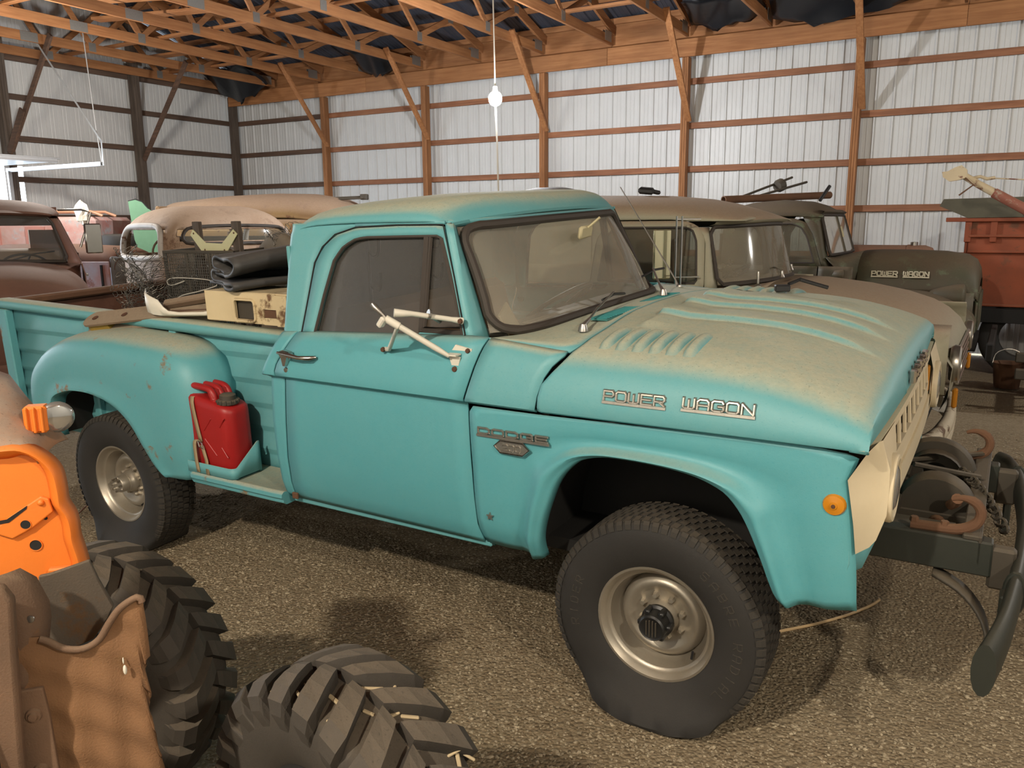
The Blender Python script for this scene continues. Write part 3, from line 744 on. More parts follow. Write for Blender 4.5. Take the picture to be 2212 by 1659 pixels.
# header under the visor, down to the windshield
b = MB(); N = 24; rows = []
for s in (0, .5, 1):
    row = []
    for i in range(N+1):
        y = lerp(-.775, .775, i/N); t = ws_top(max(-.725, min(.725, y))); row.append((t[0]-.014+.012*s, y, t[2]+lerp(.004, .030, s)))
    rows.append(row)
b.grid(rows); P(b, 'windshield_header', solid=.01)
for sg in (-1, 1):
    # drip moulding
    b = MB(); b.tube([(x, sg*(upper_y(z)+.003), z+.004) for x, z in FRO], .0028, 6); P(b, 'door_gap', M_dark)
    # quarter panel above the belt
    Q = [(1.345, -1.645, -1.752), (1.36, -1.637, -1.752), (1.45, -1.629, -1.756), (1.513, -1.622, -1.758), (1.59, -1.613, -1.760), (1.653, -1.603, -1.762), (1.72, -1.566, -1.764), (1.752, -1.53, -1.764), (1.772, -1.497, -1.763), (1.79, -1.44, -1.757), (1.801, -1.384, -1.757), (1.809, -1.33, -1.755), (1.822, -1.30, -1.75)]
    b = MB(); rows = []
    for z, xa, xb in Q:
        y = upper_y(z); row = [(lerp(xa, xb, t), sg*y, z) for t in (0, .3, .6, .82, .93)]
        row += [(xb-.008, sg*(y-.010), z), (xb-.018, sg*(y-.03), z), (xb-.022, sg*(y-.06), z)]; rows.append(row)
    b.grid(rows); P(b, 'quarter_panel', solid=.01, smooth=60)
    # strip between door frame and drip rail
    b = MB(); b.grid([[(x, sg*upper_y(z), z) for x, z in ((-1.384, 1.803), (-1.2, 1.812), (-1.0, 1.814), (-.92, 1.813))], [(x, sg*.803, 1.826) for x in (-1.384, -1.2, -1.0, -.92)]]); P(b, 'cant_rail', solid=.01)
    # windshield pillar
    b = MB(); rows = []
    for t in [i/10 for i in range(11)]:
        z = lerp(1.375, 1.815, t); xo = lerp(-.760, -.918, t)-(.03 if sg > 0 else 0); y = upper_y(z)-(.075 if sg > 0 else 0)
        g = Vector(ws_bot(.775)).lerp(Vector(ws_top(.725)), t)
        rows.append([(xo, sg*(y-.03), z), (xo, sg*y, z), (xo+.016, sg*(y+.001), z), (xo+.030, sg*(y-.012), z), (g.x+.006, sg*(g.y+.022), z), (g.x-.004, sg*(g.y-.004), z)])
    b.grid(rows); P(b, 'windshield_pillar', solid=.012, smooth=60)
# cab back with its window
b = MB()
for (cy, cz, dy, dz) in ((0, 1.225, 1.78, .29), (0, 1.77, 1.56, .10), (-.735, 1.545, .19, .36), (.735, 1.545, .19, .36)): b.box((-1.772, cy, cz), (.02, dy, dz), ch=.004)
b.box((-1.79, 0, .85), (.02, 1.84, .50)); P(b, 'cab_back')
b = MB(); b.tube([(-1.772, y, z) for y, z in ((-.64, 1.37), (.64, 1.37), (.64, 1.725), (-.64, 1.725))], .014, 6, closed=True); P(b, 'rear_window_seal', M_seal)
b = MB(); b.box((-1.772, 0, 1.548), (.005, 1.28, .36)); P(b, 'rear_glass', M_glass, smooth=0)
# windshield
b = MB(); N = 32; rows = []
def ws_pt(y, s):
    bt = Vector(ws_bot(y)); tp = Vector(ws_top(y*.725/.775)); q = bt.lerp(tp, s); q.x += .012*math.sin(PI*s); return q
for s in [i/8 for i in range(9)]: rows.append([tuple(ws_pt(lerp(-.775, .775, i/N), s)) for i in range(N+1)])
b.grid(rows); WS = P(b, 'windshield', M_wglass, smooth=80)
b = MB(); ring = []
for i in range(N+1): ring.append(ws_pt(lerp(-.68, .68, i/N), 0.0))
ring.append(ws_pt(.745, .045))
for s in (.16, .3, .5, .7, .86): ring.append(ws_pt(.772, s))
ring.append(ws_pt(.745, .965))
for i in range(N+1): ring.append(ws_pt(lerp(.68, -.68, i/N), 1.0))
ring.append(ws_pt(-.745, .965))
for s in (.86, .7, .5, .3, .16): ring.append(ws_pt(-.772, s))
ring.append(ws_pt(-.745, .045))
ring = smooth_curve(ring+[ring[0]], 140)[:-1]
b.tube([p+Vector((.010, 0, 0)) for p in ring], .019, 8, closed=True); P(b, 'windshield_seal', M_seal)
# wipers
for sg, base, tip in ((-1, (-.37, -.70, 1.407), (-.515, -.13, 1.46)), (1, (-.40, .20, 1.43), (-.59, .52, 1.50))):
    b = MB(); bs, tp = Vector(base), Vector(tip)
    b.lathe([(0, .03), (.012, .028), (.018, .012), (.020, 0)], bs, (0, 0, 1), 12)
    mid = bs.lerp(tp, .45)+Vector((0, 0, .022))
    b.tube([bs+Vector((0, 0, .02)), bs.lerp(tp, .2)+Vector((0, 0, .018))], [.010, .007], 8); b.tube([bs.lerp(tp, .2)+Vector((0, 0, .018)), mid, tp+Vector((.01, 0, .02))], .005, 6)
    w_ = P(b, 'wiper_arm', M_steel)
    b = MB(); dv = Vector((-.03, .30, -.01)) if sg < 0 else Vector((-.03, -.22, -.02)); 
    b.tube([tp-dv*.5+Vector((.012, 0, .0)), tp+Vector((.016, 0, .012)), tp+dv*.5+Vector((.012, 0, .0))], .006, 6); P(b, 'wiper_blade', M_black, w_)
# antenna on the far side of the cowl
b = MB(); a0 = Vector((-.56, .85, 1.372)); b.tube([a0, a0+Vector((-.02, .005, .05)), a0+Vector((-.394, .10, .558))], [.010, .0045, .003], 6); b.lathe([(0, .03), (.012, .025), (.018, 0)], a0, (0, 0, 1), 10); P(b, 'antenna', M_steel)
# ------------------------------------------------------------------ badges
STROKES = {'P': [[(0, 0), (0, 1), (.85, 1), (1, .85), (1, .58), (.85, .43), (0, .43)]], 'O': [[(.15, 0), (.85, 0), (1, .15), (1, .85), (.85, 1), (.15, 1), (0, .85), (0, .15), (.15, 0)]],
 'W': [[(0, 1), (0, .15), (.12, 0), (.88, 0), (1, .15), (1, 1)], [(.5, 0), (.5, .85)]], 'E': [[(1, 1), (0, 1), (0, 0), (1, 0)], [(0, .5), (.9, .5)]],
 'R': [[(0, 0), (0, 1), (.85, 1), (1, .85), (1, .58), (.85, .43), (0, .43)], [(.45, .43), (1, 0)]], 'A': [[(0, 0), (0, .8), (.2, 1), (.8, 1), (1, .8), (1, 0)], [(0, .42), (1, .42)]],
 'G': [[(1, .8), (.85, 1), (.15, 1), (0, .85), (0, .15), (.15, 0), (.85, 0), (1, .15), (1, .48), (.55, .48)]], 'N': [[(0, 0), (0, 1), (1, 0), (1, 1)]],
 'D': [[(0, 0), (0, 1), (.75, 1), (1, .75), (1, .25), (.75, 0), (0, 0)]], '2': [[(0, .85), (.15, 1), (.85, 1), (1, .85), (1, .6), (0, .25), (0, 0), (1, 0)]], '0': [[(.2, 0), (.8, 0), (1, .2), (1, .8), (.8, 1), (.2, 1), (0, .8), (0, .2), (.2, 0)]],
 'L': [[(0, 1), (0, 0), (1, 0)]], 'T': [[(0, 1), (1, 1)], [(.5, 0), (.5, 1)]], 'I': [[(.5, 0), (.5, 1)]], 'B': [[(0, 0), (0, 1), (.85, 1), (.95, .75), (.85, .52), (0, .52)], [(.85, .52), (1, .27), (.9, 0), (0, 0)]], 'S': [[(1, .85), (.85, 1), (.1, 1), (0, .75), (.1, .52), (.9, .48), (1, .25), (.9, 0), (.1, 0), (0, .15)]], 'U': [[(0, 1), (0, .15), (.15, 0), (.85, 0), (1, .15), (1, 1)]]}
def letter(ch, fn, w, h, th, dep, name='letter', mat=None, parent=None, base=None):
    """fn(u, v, d) -> point; letter strokes as square bars of width th, standing dep proud"""
    b = MB()
    for st in STROKES[ch]:
        for (a0, b0), (a1, b1) in zip(st, st[1:]):
            p = Vector((a0*w, b0*h)); q = Vector((a1*w, b1*h)); d = (q-p)
            if d.length < 1e-6: continue
            d.normalize(); n = Vector((-d.y, d.x))*th/2; p = p-d*th*.45; q = q+d*th*.45
            o = [p+n, p-n, q-n, q+n]; n2 = n*.45; i = [p+n2+d*th*.3, p-n2+d*th*.3, q-n2-d*th*.3, q+n2-d*th*.3]
            vs = [fn(c.x, c.y, 0) for c in o]+[fn(c.x, c.y, dep*.6) for c in o]+[fn(c.x, c.y, dep) for c in i]
            b.add(vs, [(0, 1, 2, 3)]+[(k, (k+1) % 4, 4+(k+1) % 4, 4+k) for k in range(4)]+[(4+k, 4+(k+1) % 4, 8+(k+1) % 4, 8+k) for k in range(4)]+[(8, 9, 10, 11)])
    if base:
        b.prism([(base[0], base[2]), (base[1], base[2]), (base[1], base[3]), (base[0], base[3])], lambda u, v, d: fn(u, v, d), 0, dep*.7)
    return b.build(name, mat or M_letter, parent, smooth=0)
def word(txt, x0, z0, x1, h, th, parent, surf, dep=.008, gap=.22, base=True):
    n = len(txt); pitch = (x1-x0)/(n-gap*1.0); w = pitch*(1-gap)
    for i, ch in enumerate(txt):
        ox = x0+i*pitch
        letter(ch, lambda u, v, d, ox=ox: surf(ox+u, z0(ox)+v, d), w, h, th, dep, parent=parent, base=(-pitch*gap*.55, w+pitch*gap*.55, -.012, -.003) if base else None)
hs = lambda x, z, d: (x, -(interp(z, [(1.16, 1.006), (1.18, 1.010), (1.215, 1.006), (1.26, .995), (1.302, .975)])+d), z)
word('POWER', -.143, lambda x: 1.236, .073, .030, .0085, HOOD, hs)
word('WAGON', .136, lambda x: 1.240, .362, .030, .0085, HOOD, hs)
FD = [o for o in TR.children if o.name.startswith('front_fender')][0]
fs = lambda x, z, d: (x, -(sy(z)+d+.001), z)
word('DODGE', -.675, lambda x: 1.044, -.375, .021, .008, FD, fs)
b = MB(); hx = [(-.602, 1.005), (-.575, 1.028), (-.478, 1.028), (-.450, 1.005), (-.478, .981), (-.575, .981)]
b.prism(hx, lambda x, z, d: fs(x, z, d), 0, .006); EM = b.build('emblem', M_letter, FD, smooth=0)
b = MB(); b.tube([fs(x, z, .006) for x, z in hx], .004, 6, closed=True); b.build('emblem_rim', M_chrome, EM)
for i, ch in enumerate('200'): letter(ch, lambda u, v, d, i=i: fs(-.565+i*.028+u, .993+v, .006+d), .022, .022, .005, .004, parent=EM)
for i, ch in enumerate('DODGE'): letter(ch, lambda u, v, d, i=i: (.716+d, -.215+i*.096+u, 1.207+v), .046, .036, .011, .020, mat=M_chrome, parent=HOOD)

# ------------------------------------------------------------------ grille and front
GR = empty('grille', parent=TR); gx = lambda y: .722-.016*(abs(y)/.9)**2
b = MB()
def gbar(y0, y1, z0, z1, dx=0, t=.03, n=14):
    rows = []
    for i in range(n+1):
        y = lerp(y0, y1, i/n); x = gx(y)+dx; rows.append([(x-t, y, z0), (x, y, z0), (x, y, z1), (x-t, y, z1)])
    b.grid(rows, cu=True); b.add(rows[0], [(0, 1, 2, 3)]); b.add(rows[-1], [(0, 1, 2, 3)])
gbar(-.87, .87, 1.135, 1.166); gbar(-.67, .67, .862, .96, .012); gbar(-.64, .64, .955, 1.035, .004)
b.build('grille_frame', M_cream, GR, smooth=45)
for i in range(9):
    y = -.56+i*.14; b = MB(); b.bar((gx(y)-.002, y, 1.02), (gx(y)-.012, y, 1.14), .013, .022, up=(0, 1, 0), ch=.003); b.build('grille_bar', M_cream, GR)
b = MB(); b.box((.655, 0, 1.0), (.02, 1.25, .30)); b.build('radiator', M_dark, GR)
for sg in (-1, 1):
    b = MB(); rows = []
    A = [(.690, .990, 1.162), (.640, .982, 1.068), (.652, .983, 1.0), (.664, .983, .93), (.675, .982, .838)]
    Bq = [(gx(.9)+.002, .895, 1.172), (gx(.9)+.004, .890, 1.08), (gx(.9)+.004, .885, 1.0), (gx(.9)+.004, .885, .93), (gx(.9)-.004, .90, .832)]
    Cq = [(gx(.9)+.008, .865, 1.168), (gx(.9)+.034, .868, 1.08), (gx(.9)+.036, .866, 1.0), (gx(.9)+.034, .868, .93), (gx(.9)+.010, .868, .845)]
    Dq = [(gx(.6)+.002, .600, 1.160), (gx(.6)+.016, .64, 1.08), (gx(.6)+.016, .64, 1.0), (gx(.6)+.016, .64, .93), (gx(.6)+.004, .66, .845)]
    for q in zip(A, Bq, Cq, Dq): rows.append([(x, sg*y, z) for x, y, z in q])
    b.grid(rows); b.build('headlight_panel', M_cream, GR, smooth=30)
    b = MB(); c = (gx(.75)+.012, sg*.755, .985)
    b.lathe([(.098, 0), (.110, .0), (.111, .020), (.106, .028), (.094, .030), (.088, .024), (.086, .01)], c, (1, 0, 0), 32); b.build('headlight_ring', M_cream, GR, smooth=40)
    b = MB(); b.lathe([(.0, .036), (.03, .035), (.06, .031), (.086, .018), (.088, .006)], c, (1, 0, 0), 28); b.build('headlight', plain('headlamp_glass' if sg < 0 else 'headlamp_glass_2', (.55, .54, .50), .12, .6, .2), GR, smooth=60)
    b = MB(); b.box((gx(.62)-.004, sg*.615, 1.04), (.02, .05, .12), ch=.006); b.build('parking_lamp', M_amber, GR)
b = MB(); rows = []
for z, dx in ((.852, -.022), (.84, -.012), (.80, -.008), (.76, -.02), (.745, -.04)): rows.append([(gx(y)+dx-(.035 if abs(y) > .9 else 0), y, z) for y in [-.975, -.95]+[lerp(-.9, .9, i/12) for i in range(13)]+[.95, .975]])
b.grid(rows); P(b, 'front_valance', solid=.008)

# ------------------------------------------------------------------ bed
def rail_z(x): return 1.365+(-4.45-x)*.0235
b = MB(); zs = [.56, .66, .67, .70, .71, .78, .79, .82, .83, .90, .91, .94, .95, 1.02, 1.03, 1.06, 1.07, 1.15, 1.16, 1.19, 1.20, 1.30]
for sg in (-1, 1):
    b = MB(); rows = []
    for k, z in enumerate(zs):
        inn = ((k-1)//2) % 2 == 1 if 0 < k < len(zs)-1 else False
        rows.append([(x, sg*(.735+(.012 if inn else 0)), z if z < 1.25 else rail_z(x)-.03) for x in (-4.45, -4.0, -3.4, -2.8, -2.3, -1.83)])
    b.grid(rows); bs = P(b, 'bed_side', solid=.01, smooth=20)
    b = MB(); rows = []
    for x in (-4.47, -4.0, -3.4, -2.8, -2.3, -1.86):
        z = rail_z(x); rows.append([(x, sg*y, z+dz) for y, dz in ((.735, -.055), (.755, -.058), (.785, -.048), (.798, -.028), (.796, -.008), (.78, .004), (.75, .008), (.70, .006), (.69, -.004), (.69, -.03), (.71, -.04))])
    b.grid(rows, cu=True); b.add([rows[0][i] for i in range(11)], [tuple(range(11))]); b.add(rows[-1], [tuple(range(11))]); P(b, 'bed_rail', parent=TR, smooth=50)
    for x, w in ((-3.545, .055), (-2.752, .055)):
        b = MB(); b.box((x, sg*.757, .95), (w, .042, .66), ch=.008); P(b, 'stake_pocket')
    b = MB(); b.box((-4.41, sg*.765, .95), (.085, .055, .72), ch=.008); b.box((-4.455, sg*.75, .98), (.02, .08, .70), ch=.004); P(b, 'corner_post', M_tealrust)
b = MB(); b.box((-3.17, 0, .73), (2.58, 1.46, .02))
P(b, 'bed_floor', M_greasy)
for i in range(8):
    b = MB(); b.box((-3.17, -.63+i*.18, .748), (2.56, .165, .02), ch=.003); P(b, 'floor_plank', M_greyx)
b = MB(); b.box((-1.90, 0, 1.02), (.02, 1.48, .56)); P(b, 'bed_front')
b = MB(); b.box((-4.445, 0, 1.04), (.03, 1.42, .58), ch=.004); tg = P(b, 'tailgate', M_rustbrown)
b = MB(); b.box((-4.42, 0, 1.345), (.085, 1.44, .05), ch=.012); P(b, 'tailgate_rail', M_rust, tg)
# rear fenders
def rear_fender(sg):
    O = [(-2.415, .555), (-2.375, .66), (-2.345, .80), (-2.335, .95), (-2.345, 1.06), (-2.385, 1.15), (-2.46, 1.215), (-2.58, 1.25), (-2.75, 1.265), (-3.05, 1.275), (-3.30, 1.262), (-3.47, 1.232), (-3.62, 1.180), (-3.75, 1.105), (-3.845, 1.015), (-3.885, .91), (-3.89, .80), (-3.875, .70), (-3.84, .63)]
    A = [(-2.66, .545), (-2.70, .57), (-2.735, .61), (-2.762, .659), (-2.80, .72), (-2.84, .775), (-2.883, .82), (-2.95, .868), (-3.02, .90), (-3.103, .922), (-3.22, .938), (-3.33, .938), (-3.406, .929), (-3.48, .91), (-3.535, .89), (-3.575, .86), (-3.60, .80), (-3.618, .72), (-3.628, .63)]
    o = smooth_curve([(x, 0, z) for x, z in O], 56); a = smooth_curve([(x, 0, z) for x, z in A], 56)
    b = MB(); rows = []
    for t, y in ((0, .735), (.004, .80), (.018, .86), (.05, .915), (.11, .960), (.20, .990), (.32, 1.006), (.5, 1.010), (.7, 1.010), (.86, 1.010), (.93, 1.018), (.98, 1.018), (1.0, 1.006), (1.0, .985), (.998, .93)):
        rows.append([(lerp(p.x, q.x, t), sg*(y-.025*(sstep(.75, .5, lerp(p.z, q.z, t)))*(y > .9)), lerp(p.z, q.z, t)) for p, q in zip(o, a)])
    b.grid(rows)
    return b
for sg in (-1, 1):
    P(rear_fender(sg), 'rear_fender', M_tealrust, solid=.008, smooth=60)
    b = MB(); prof = smooth_curve([(x, 0, z) for x, z in [(-2.60, .5), (-2.72, .72), (-2.95, .92), (-3.25, .985), (-3.55, .92), (-3.68, .62)]], 16)
    b.grid([[(p.x, sg*y, p.z+.01) for p in prof] for y in (.96, .60)]); b.box((-3.15, sg*.60, .72), (1.1, .01, .52)); P(b, 'rear_wheel_house', M_dark)
    # running board
    b = MB(); rows = []
    for x, r in ((-2.475, .0), (-2.468, .5), (-2.45, .85), (-2.42, 1.0), (-2.1, 1.0), (-1.84, 1.0), (-1.78, .97)):
        e = .905+.095*r; rows.append([(x, sg*y, z) for y, z in ((.74, .606), (e-.035, .604), (e-.022, .612), (e-.008, .612), (e+.004, .602), (e+.006, .585), (e-.004, .574), (e-.004, .560), (e-.02, .548), (.74, .550))])
    b.grid(rows, cu=True); b.add(rows[0], [tuple(range(10))]); b.add(rows[-1], [tuple(range(10))]); P(b, 'running_board', M_tealrust, smooth=40)
# jerry can tray
b = MB(); x0, x1, y0, y1 = -2.475, -2.115, -.992, -.800
def rrect(x0, x1, y0, y1, r, n=6):
    o = []
    for cx, cy, a in ((x1-r, y1-r, 0), (x0+r, y1-r, PI/2), (x0+r, y0+r, PI), (x1-r, y0+r, 1.5*PI)):
        for i in range(n+1): t = a+PI/2*i/n; o.append((cx+r*math.cos(t), cy+r*math.sin(t)))
    return o
rr = rrect(x0, x1, y0, y1, .03)
rows = [[(x, y, z) for x, y in rr] for z in (.612,)]
b.grid([[(x, y, .612) for x, y in rr], [(x, y, .668+.10*sstep(-2.17, -2.115, x)*sstep(-.97, -.90, y)) for x, y in rr]], cu=True); b.add([(x, y, .613) for x, y in rr], [tuple(range(len(rr)))])
P(b, 'can_holder', solid=.004, smooth=50)

# ------------------------------------------------------------------ wheels
def tyre_mesh(b, c, sg, Rr=.41, hw=.118, flat=None, n=72, bulge=.7):
    prof = [(.212, .080), (.235, .100), (.275, .114), (.315, .120), (.350, .119), (.378, .112), (.395, .102), (.404, .086), (.404, -.086), (.395, -.102), (.378, -.112), (.350, -.119), (.315, -.120), (.275, -.114), (.235, -.100), (.212, -.080)]
    k = len(b.v); b.lathe([(r*Rr/.41, h*hw/.118) for r, h in prof], c, (0, -1, 0), n, closed=True)
    for i in range(k, len(b.v)):
        x, y, z = b.v[i]
        if flat is not None:
            rad = math.hypot(x-c[0], z-c[2])
            w = math.exp(-((z-flat)/.075)**2) if z > flat else 1.0
            if rad > .225: y = c[1]+(y-c[1])*(1+bulge*w*min(1, (rad-.225)/.06))
            if z < flat+.05: z = flat+max(0, (z-flat))*.6 if z > flat else flat
        b.v[i] = (x, y, z)
    return b
def wheel(x, sg, zc, flat, front):
    t = empty('wheel', parent=TR); yc = .81; c = (x, sg*yc, zc)
    b = MB(); tyre_mesh(b, c, sg, flat=flat); ty = b.build('tyre', M_rubber, t, smooth=40)
    b = MB(); rnd = random.Random(5)
    m = 70
    for i in range(m):
        for j, (y0, y1) in enumerate(((-.098, -.062), (-.054, -.020), (-.016, .016), (.020, .054), (.062, .098))):
            a = 2*PI*(i+(.5 if j % 2 else 0))/m; da = 2*PI/m*.40; vs = []
            for r in (.398, .4085):
                for aa, yy in ((a-da, y0), (a+da*.6, y0), (a+da, y1), (a-da*.6, y1)):
                    if j in (0, 4): rr_ = r-.006*(abs(yy) > .09)
                    else: rr_ = r
                    vs.append((x+rr_*math.sin(aa), c[1]+yy, zc+rr_*math.cos(aa)))
            if flat is not None and min(v[2] for v in vs) < flat+.03: continue
            b.add(vs, [(4, 5, 6, 7), (0, 1, 5, 4), (1, 2, 6, 5), (2, 3, 7, 6), (3, 0, 4, 7)])
        for s2 in (-1, 1):   # shoulder lugs
            a = 2*PI*(i+.25)/m; da = 2*PI/m*.33; vs = []
            for aa in (a-da, a+da):
                for rr_, yy in ((.4055, .100), (.394, .1105), (.376, .1165), (.404, .09)): vs.append((x+rr_*math.sin(aa), c[1]+s2*yy, zc+rr_*math.cos(aa)))
            if flat is not None and min(v[2] for v in vs) < flat+.06: continue
            b.add(vs, [(0, 4, 5, 1), (1, 5, 6, 2), (0, 1, 2, 3), (4, 7, 6, 5), (0, 3, 7, 4)])
    tr = b.build('tread', M_tread, ty, smooth=0); tr['kind'] = 'stuff'
    b = MB(); ax = (0, sg, 0)
    pr = [(.214, -.075), (.222, .080), (.226, .088), (.224, .094), (.216, .093), (.206, .080), (.201, .070), (.197, .062), (.188, .058), (.184, .045), (.178, .020), (.172, .004), (.165, -.006), (.163, -.010)]
    b.lathe(pr, c, ax, 56); b.build('rim', M_rim, t, smooth=40)
    b = MB(); b.lathe([(.166, -.012), (.160, .006), (.150, .022), (.138, .030), (.124, .028), (.112, .018), (.098, .010), (.060, .010), (.058, .004)], c, ax, 48); b.build('wheel_disc', M_rim, t, smooth=50)
    for k in range(8):
        a = 2*PI*k/8+.3; q = (x+.083*math.cos(a), sg*(yc+.008), zc+.083*math.sin(a))
        b = MB(); b.lathe([(0, .022), (.009, .021), (.013, .012), (.014, 0)], q, ax, 6); b.build('lug_nut', M_rim, t, smooth=20)
    b = MB(); b.lathe([(.066, .008), (.066, .030), (.058, .040), (.054, .060)], c, ax, 32); b.lathe([(.0, .060), (.054, .060)], c, ax, 32); hb = b.build('hub', M_rim, t, smooth=40)
    if front:
        b = MB(); b.lathe([(.060, .045), (.062, .060), (.052, .066), (.050, .118), (.044, .124), (.040, .121), (0, .121)], c, ax, 32)
        for k in range(6):
            a = 2*PI*k/6; b.box((x+.053*math.cos(a), sg*(yc+.075), zc+.053*math.sin(a)), (.022, .05, .022), ch=.005)
        lk = b.build('locking_hub', M_hub, t, smooth=40)
        for j in range(4):
            b = MB(); zz = (-.018+j*.012); hwid = math.sqrt(.034**2-zz**2); b.box((x+zz, sg*(yc+.123), zc), (.005, .004, hwid*2*.95)); b.build('hub_rib', M_greasy, lk)
    else:
        b = MB(); b.lathe([(.050, .055), (.048, .100), (.044, .106), (0, .106)], c, ax, 28); cap = b.build('axle_flange', M_rim, t, smooth=40)
        for k in range(8):
            a = 2*PI*k/8; b = MB(); b.lathe([(0, .018), (.007, .017), (.0085, 0)], (x+.036*math.cos(a), sg*(yc+.106), zc+.036*math.sin(a)), ax, 6); b.build('bolt', M_chrome, cap, smooth=20)
    b = MB(); b.tube([(x+.165*math.cos(-.7), sg*(yc+.03), zc+.165*math.sin(-.7)), (x+.175*math.cos(-.7), sg*(yc+.065), zc+.175*math.sin(-.7))], .005, 6); b.build('valve_stem', M_black, t)
    return t, ty
W1, TY1 = wheel(.005, -1, .377, .006, True); W2, TY2 = wheel(-3.222, -1, .380, .006, False)
wheel(.005, 1, .3245, None, True); wheel(-3.222, 1, .3245, None, False)
# raised lettering on the front tyre wall
def tyre_letters(txt, a0, rad, size):
    for i, ch in enumerate(txt):
        if ch == ' ': continue
        a = a0-i*.145
        def fn(u, v, d, a=a):
            r = rad+v; t = a-(u/rad); return (.005+r*math.cos(t), -(.81+.1195-.003*((r-.33)/.03)**2+d*.4), .377+r*math.sin(t))
        letter(ch, fn, size*.75, size, .005, .006, 'letter', M_tread, TY1)
tyre_letters('SABRE RADIAL LT', .95, .30, .030)
tyre_letters('RIDER', 3.35, .30, .028)
# axles, frame, exhaust
b = MB()
for x in (0, -3.22): b.tube([(x, -.72, .37), (x, -.3, .37), (x, .3, .35), (x, .72, .33)], [.05, .05, .05, .05], 10); b.sphere((x, .12 if x == 0 else 0, .36), .16, 14, 8, (.9, .8, 1))
P(b, 'axles', M_dark)
for sg in (-1, 1):
    b = MB(); b.box((-1.65, sg*.435, .672), (5.36, .06, .125), ch=.006); P(b, 'frame_rail', M_darkgreen)
b = MB(); b.box((-1.2, 0, .565), (1.9, 1.6, .05)); b.box((-.3, 0, .78), (.9, .6, .5)); b.tube([(-.6, .1, .45), (-3.1, .2, .5)], .05, 8); P(b, 'underbody', M_dark)
# ------------------------------------------------------------------ winch, tow hooks and bumper
WN = empty('winch', parent=TR)
b = MB(); b.box((.965, .06, .742), (.055, 1.05, .018), ch=.004); b.box((.99, .06, .70), (.012, 1.05, .10), ch=.003); b.build('winch_plate', M_greasy, WN)
b = MB(); b.lathe([(0, -.05), (.125, -.05), (.135, -.035), (.135, .03), (.12, .05), (.06, .07), (0, .07)], (.83, -.10, .70), (0, 1, 0), 28); b.box((.83, -.10, .66), (.30, .11, .08), ch=.01); b.build('gear_housing', M_greasy, WN)
b = MB(); b.lathe([(.05, -.03), (.142, -.03), (.150, -.015), (.150, .015), (.142, .03), (.05, .03)], (.80, .26, .72), (0, 1, 0), 32, closed=True); b.lathe([(.11, -.10), (.11, .0)], (.80, .26, .72), (0, 1, 0), 24); b.build('cable_drum', M_greasy, WN)
b = MB()
for k in range(5): b.lathe([(.055+.006*math.cos(a), .006*math.sin(a)+.02*k) for a in [2*PI*i/6 for i in range(6)]], (.81, .02, .70), (0, 1, 0), 20, closed=True)
b.tube([(.81, .1, .76), (.90, .12, .77), (.975, .14, .75)], .007, 6); b.build('winch_cable', M_greasy, WN)
b = MB(); b.tube([(.88, -.18, .742), (.90, -.20, .765), (.905, -.235, .792)], [.018, .020, .020], 10); b.lathe([(0, .0), (.03, 0), (.03, .03), (0, .03)], (.845, -.225, .685), (0, -1, 0), 14); b.build('drive_shaft_stub', M_rust, WN)
for p0, p1 in (((.70, .12, .80), (.965, .42, .775)), ((.74, -.06, .845), (.965, .10, .775))):
    b = MB(); b.tube([p0, p1], .010, 6); b.build('brace_rod', M_greasy, WN)
b = MB(); b.box((.70, .05, .72), (.03, .86, .05)); b.box((.80, -.36, .722), (.22, .09, .015)); b.build('winch_bracket', M_greasy, WN)
rnd = random.Random(2)
for k in range(13):
    t = k/12; p = Vector((lerp(.90, 1.06, t), lerp(.14, -.16, t), .775-.10*t*t)); b = MB(); d = (0, .3, 1) if k % 2 else (1, .2, .2)
    ring = [(p.x+.016*math.cos(a)*(1 if k % 2 else .6)+.008*math.sin(a), p.y+.026*math.cos(a)*-.9, p.z+.014*math.sin(a)) for a in [2*PI*i/10 for i in range(10)]]
    b.tube(ring, .006, 5, closed=True); b.build('chain_link', M_greasy, WN)
for sg in (-1, 1):
    hk = [(.775, sg*.43, .745), (.86, sg*.43, .748), (.93, sg*.43, .755), (.975, sg*.43, .785), (.985, sg*.43, .825), (.965, sg*.43, .858), (.925, sg*.43, .868), (.895, sg*.43, .858)]
    b = MB(); b.tube([tuple(p) for p in smooth_curve(hk, 24)], [.019]*14+[.017]*6+[.013, .011, .009, .007], 10); t_ = P(b, 'tow_hook', M_rust)
    for x in (.785, .88):
        b = MB(); b.lathe([(0, .018), (.013, .017), (.016, .004), (.016, 0)], (x, sg*.43, .758), (0, 0, 1), 6); P(b, 'bolt', M_rust, t_)
BP = smooth_curve([(1.035, -.965, .545), (1.062, -.86, .575), (1.085, -.72, .60), (1.112, -.42, .63), (1.128, 0, .64), (1.112, .42, .63), (1.085, .72, .60), (1.06, .86, .575), (1.03, .97, .545)], 44)
b = MB(); rows = []
for i, p in enumerate(BP):
    end = min(i, len(BP)-1-i); k = 1 if end > 4 else 1.25-.05*end; row = []
    for j in range(14):
        a = 2*PI*j/14; row.append((p.x+.026*k*math.cos(a), p.y, p.z+.068*k*math.sin(a)))
    rows.append(row)
b.grid(rows, cu=True); b.add(rows[0], [tuple(range(14))]); b.add(rows[-1], [tuple(range(14))]); BU = P(b, 'front_bumper', M_darkgreen, smooth=60)
for i in (9, 34):
    b = MB(); p = BP[i]; b.tube([(p.x+.028*math.cos(2*PI*j/14), p.y, p.z+.071*math.sin(2*PI*j/14)) for j in range(14)], .008, 6, closed=True); P(b, 'weld_band', M_darkgreen, BU)
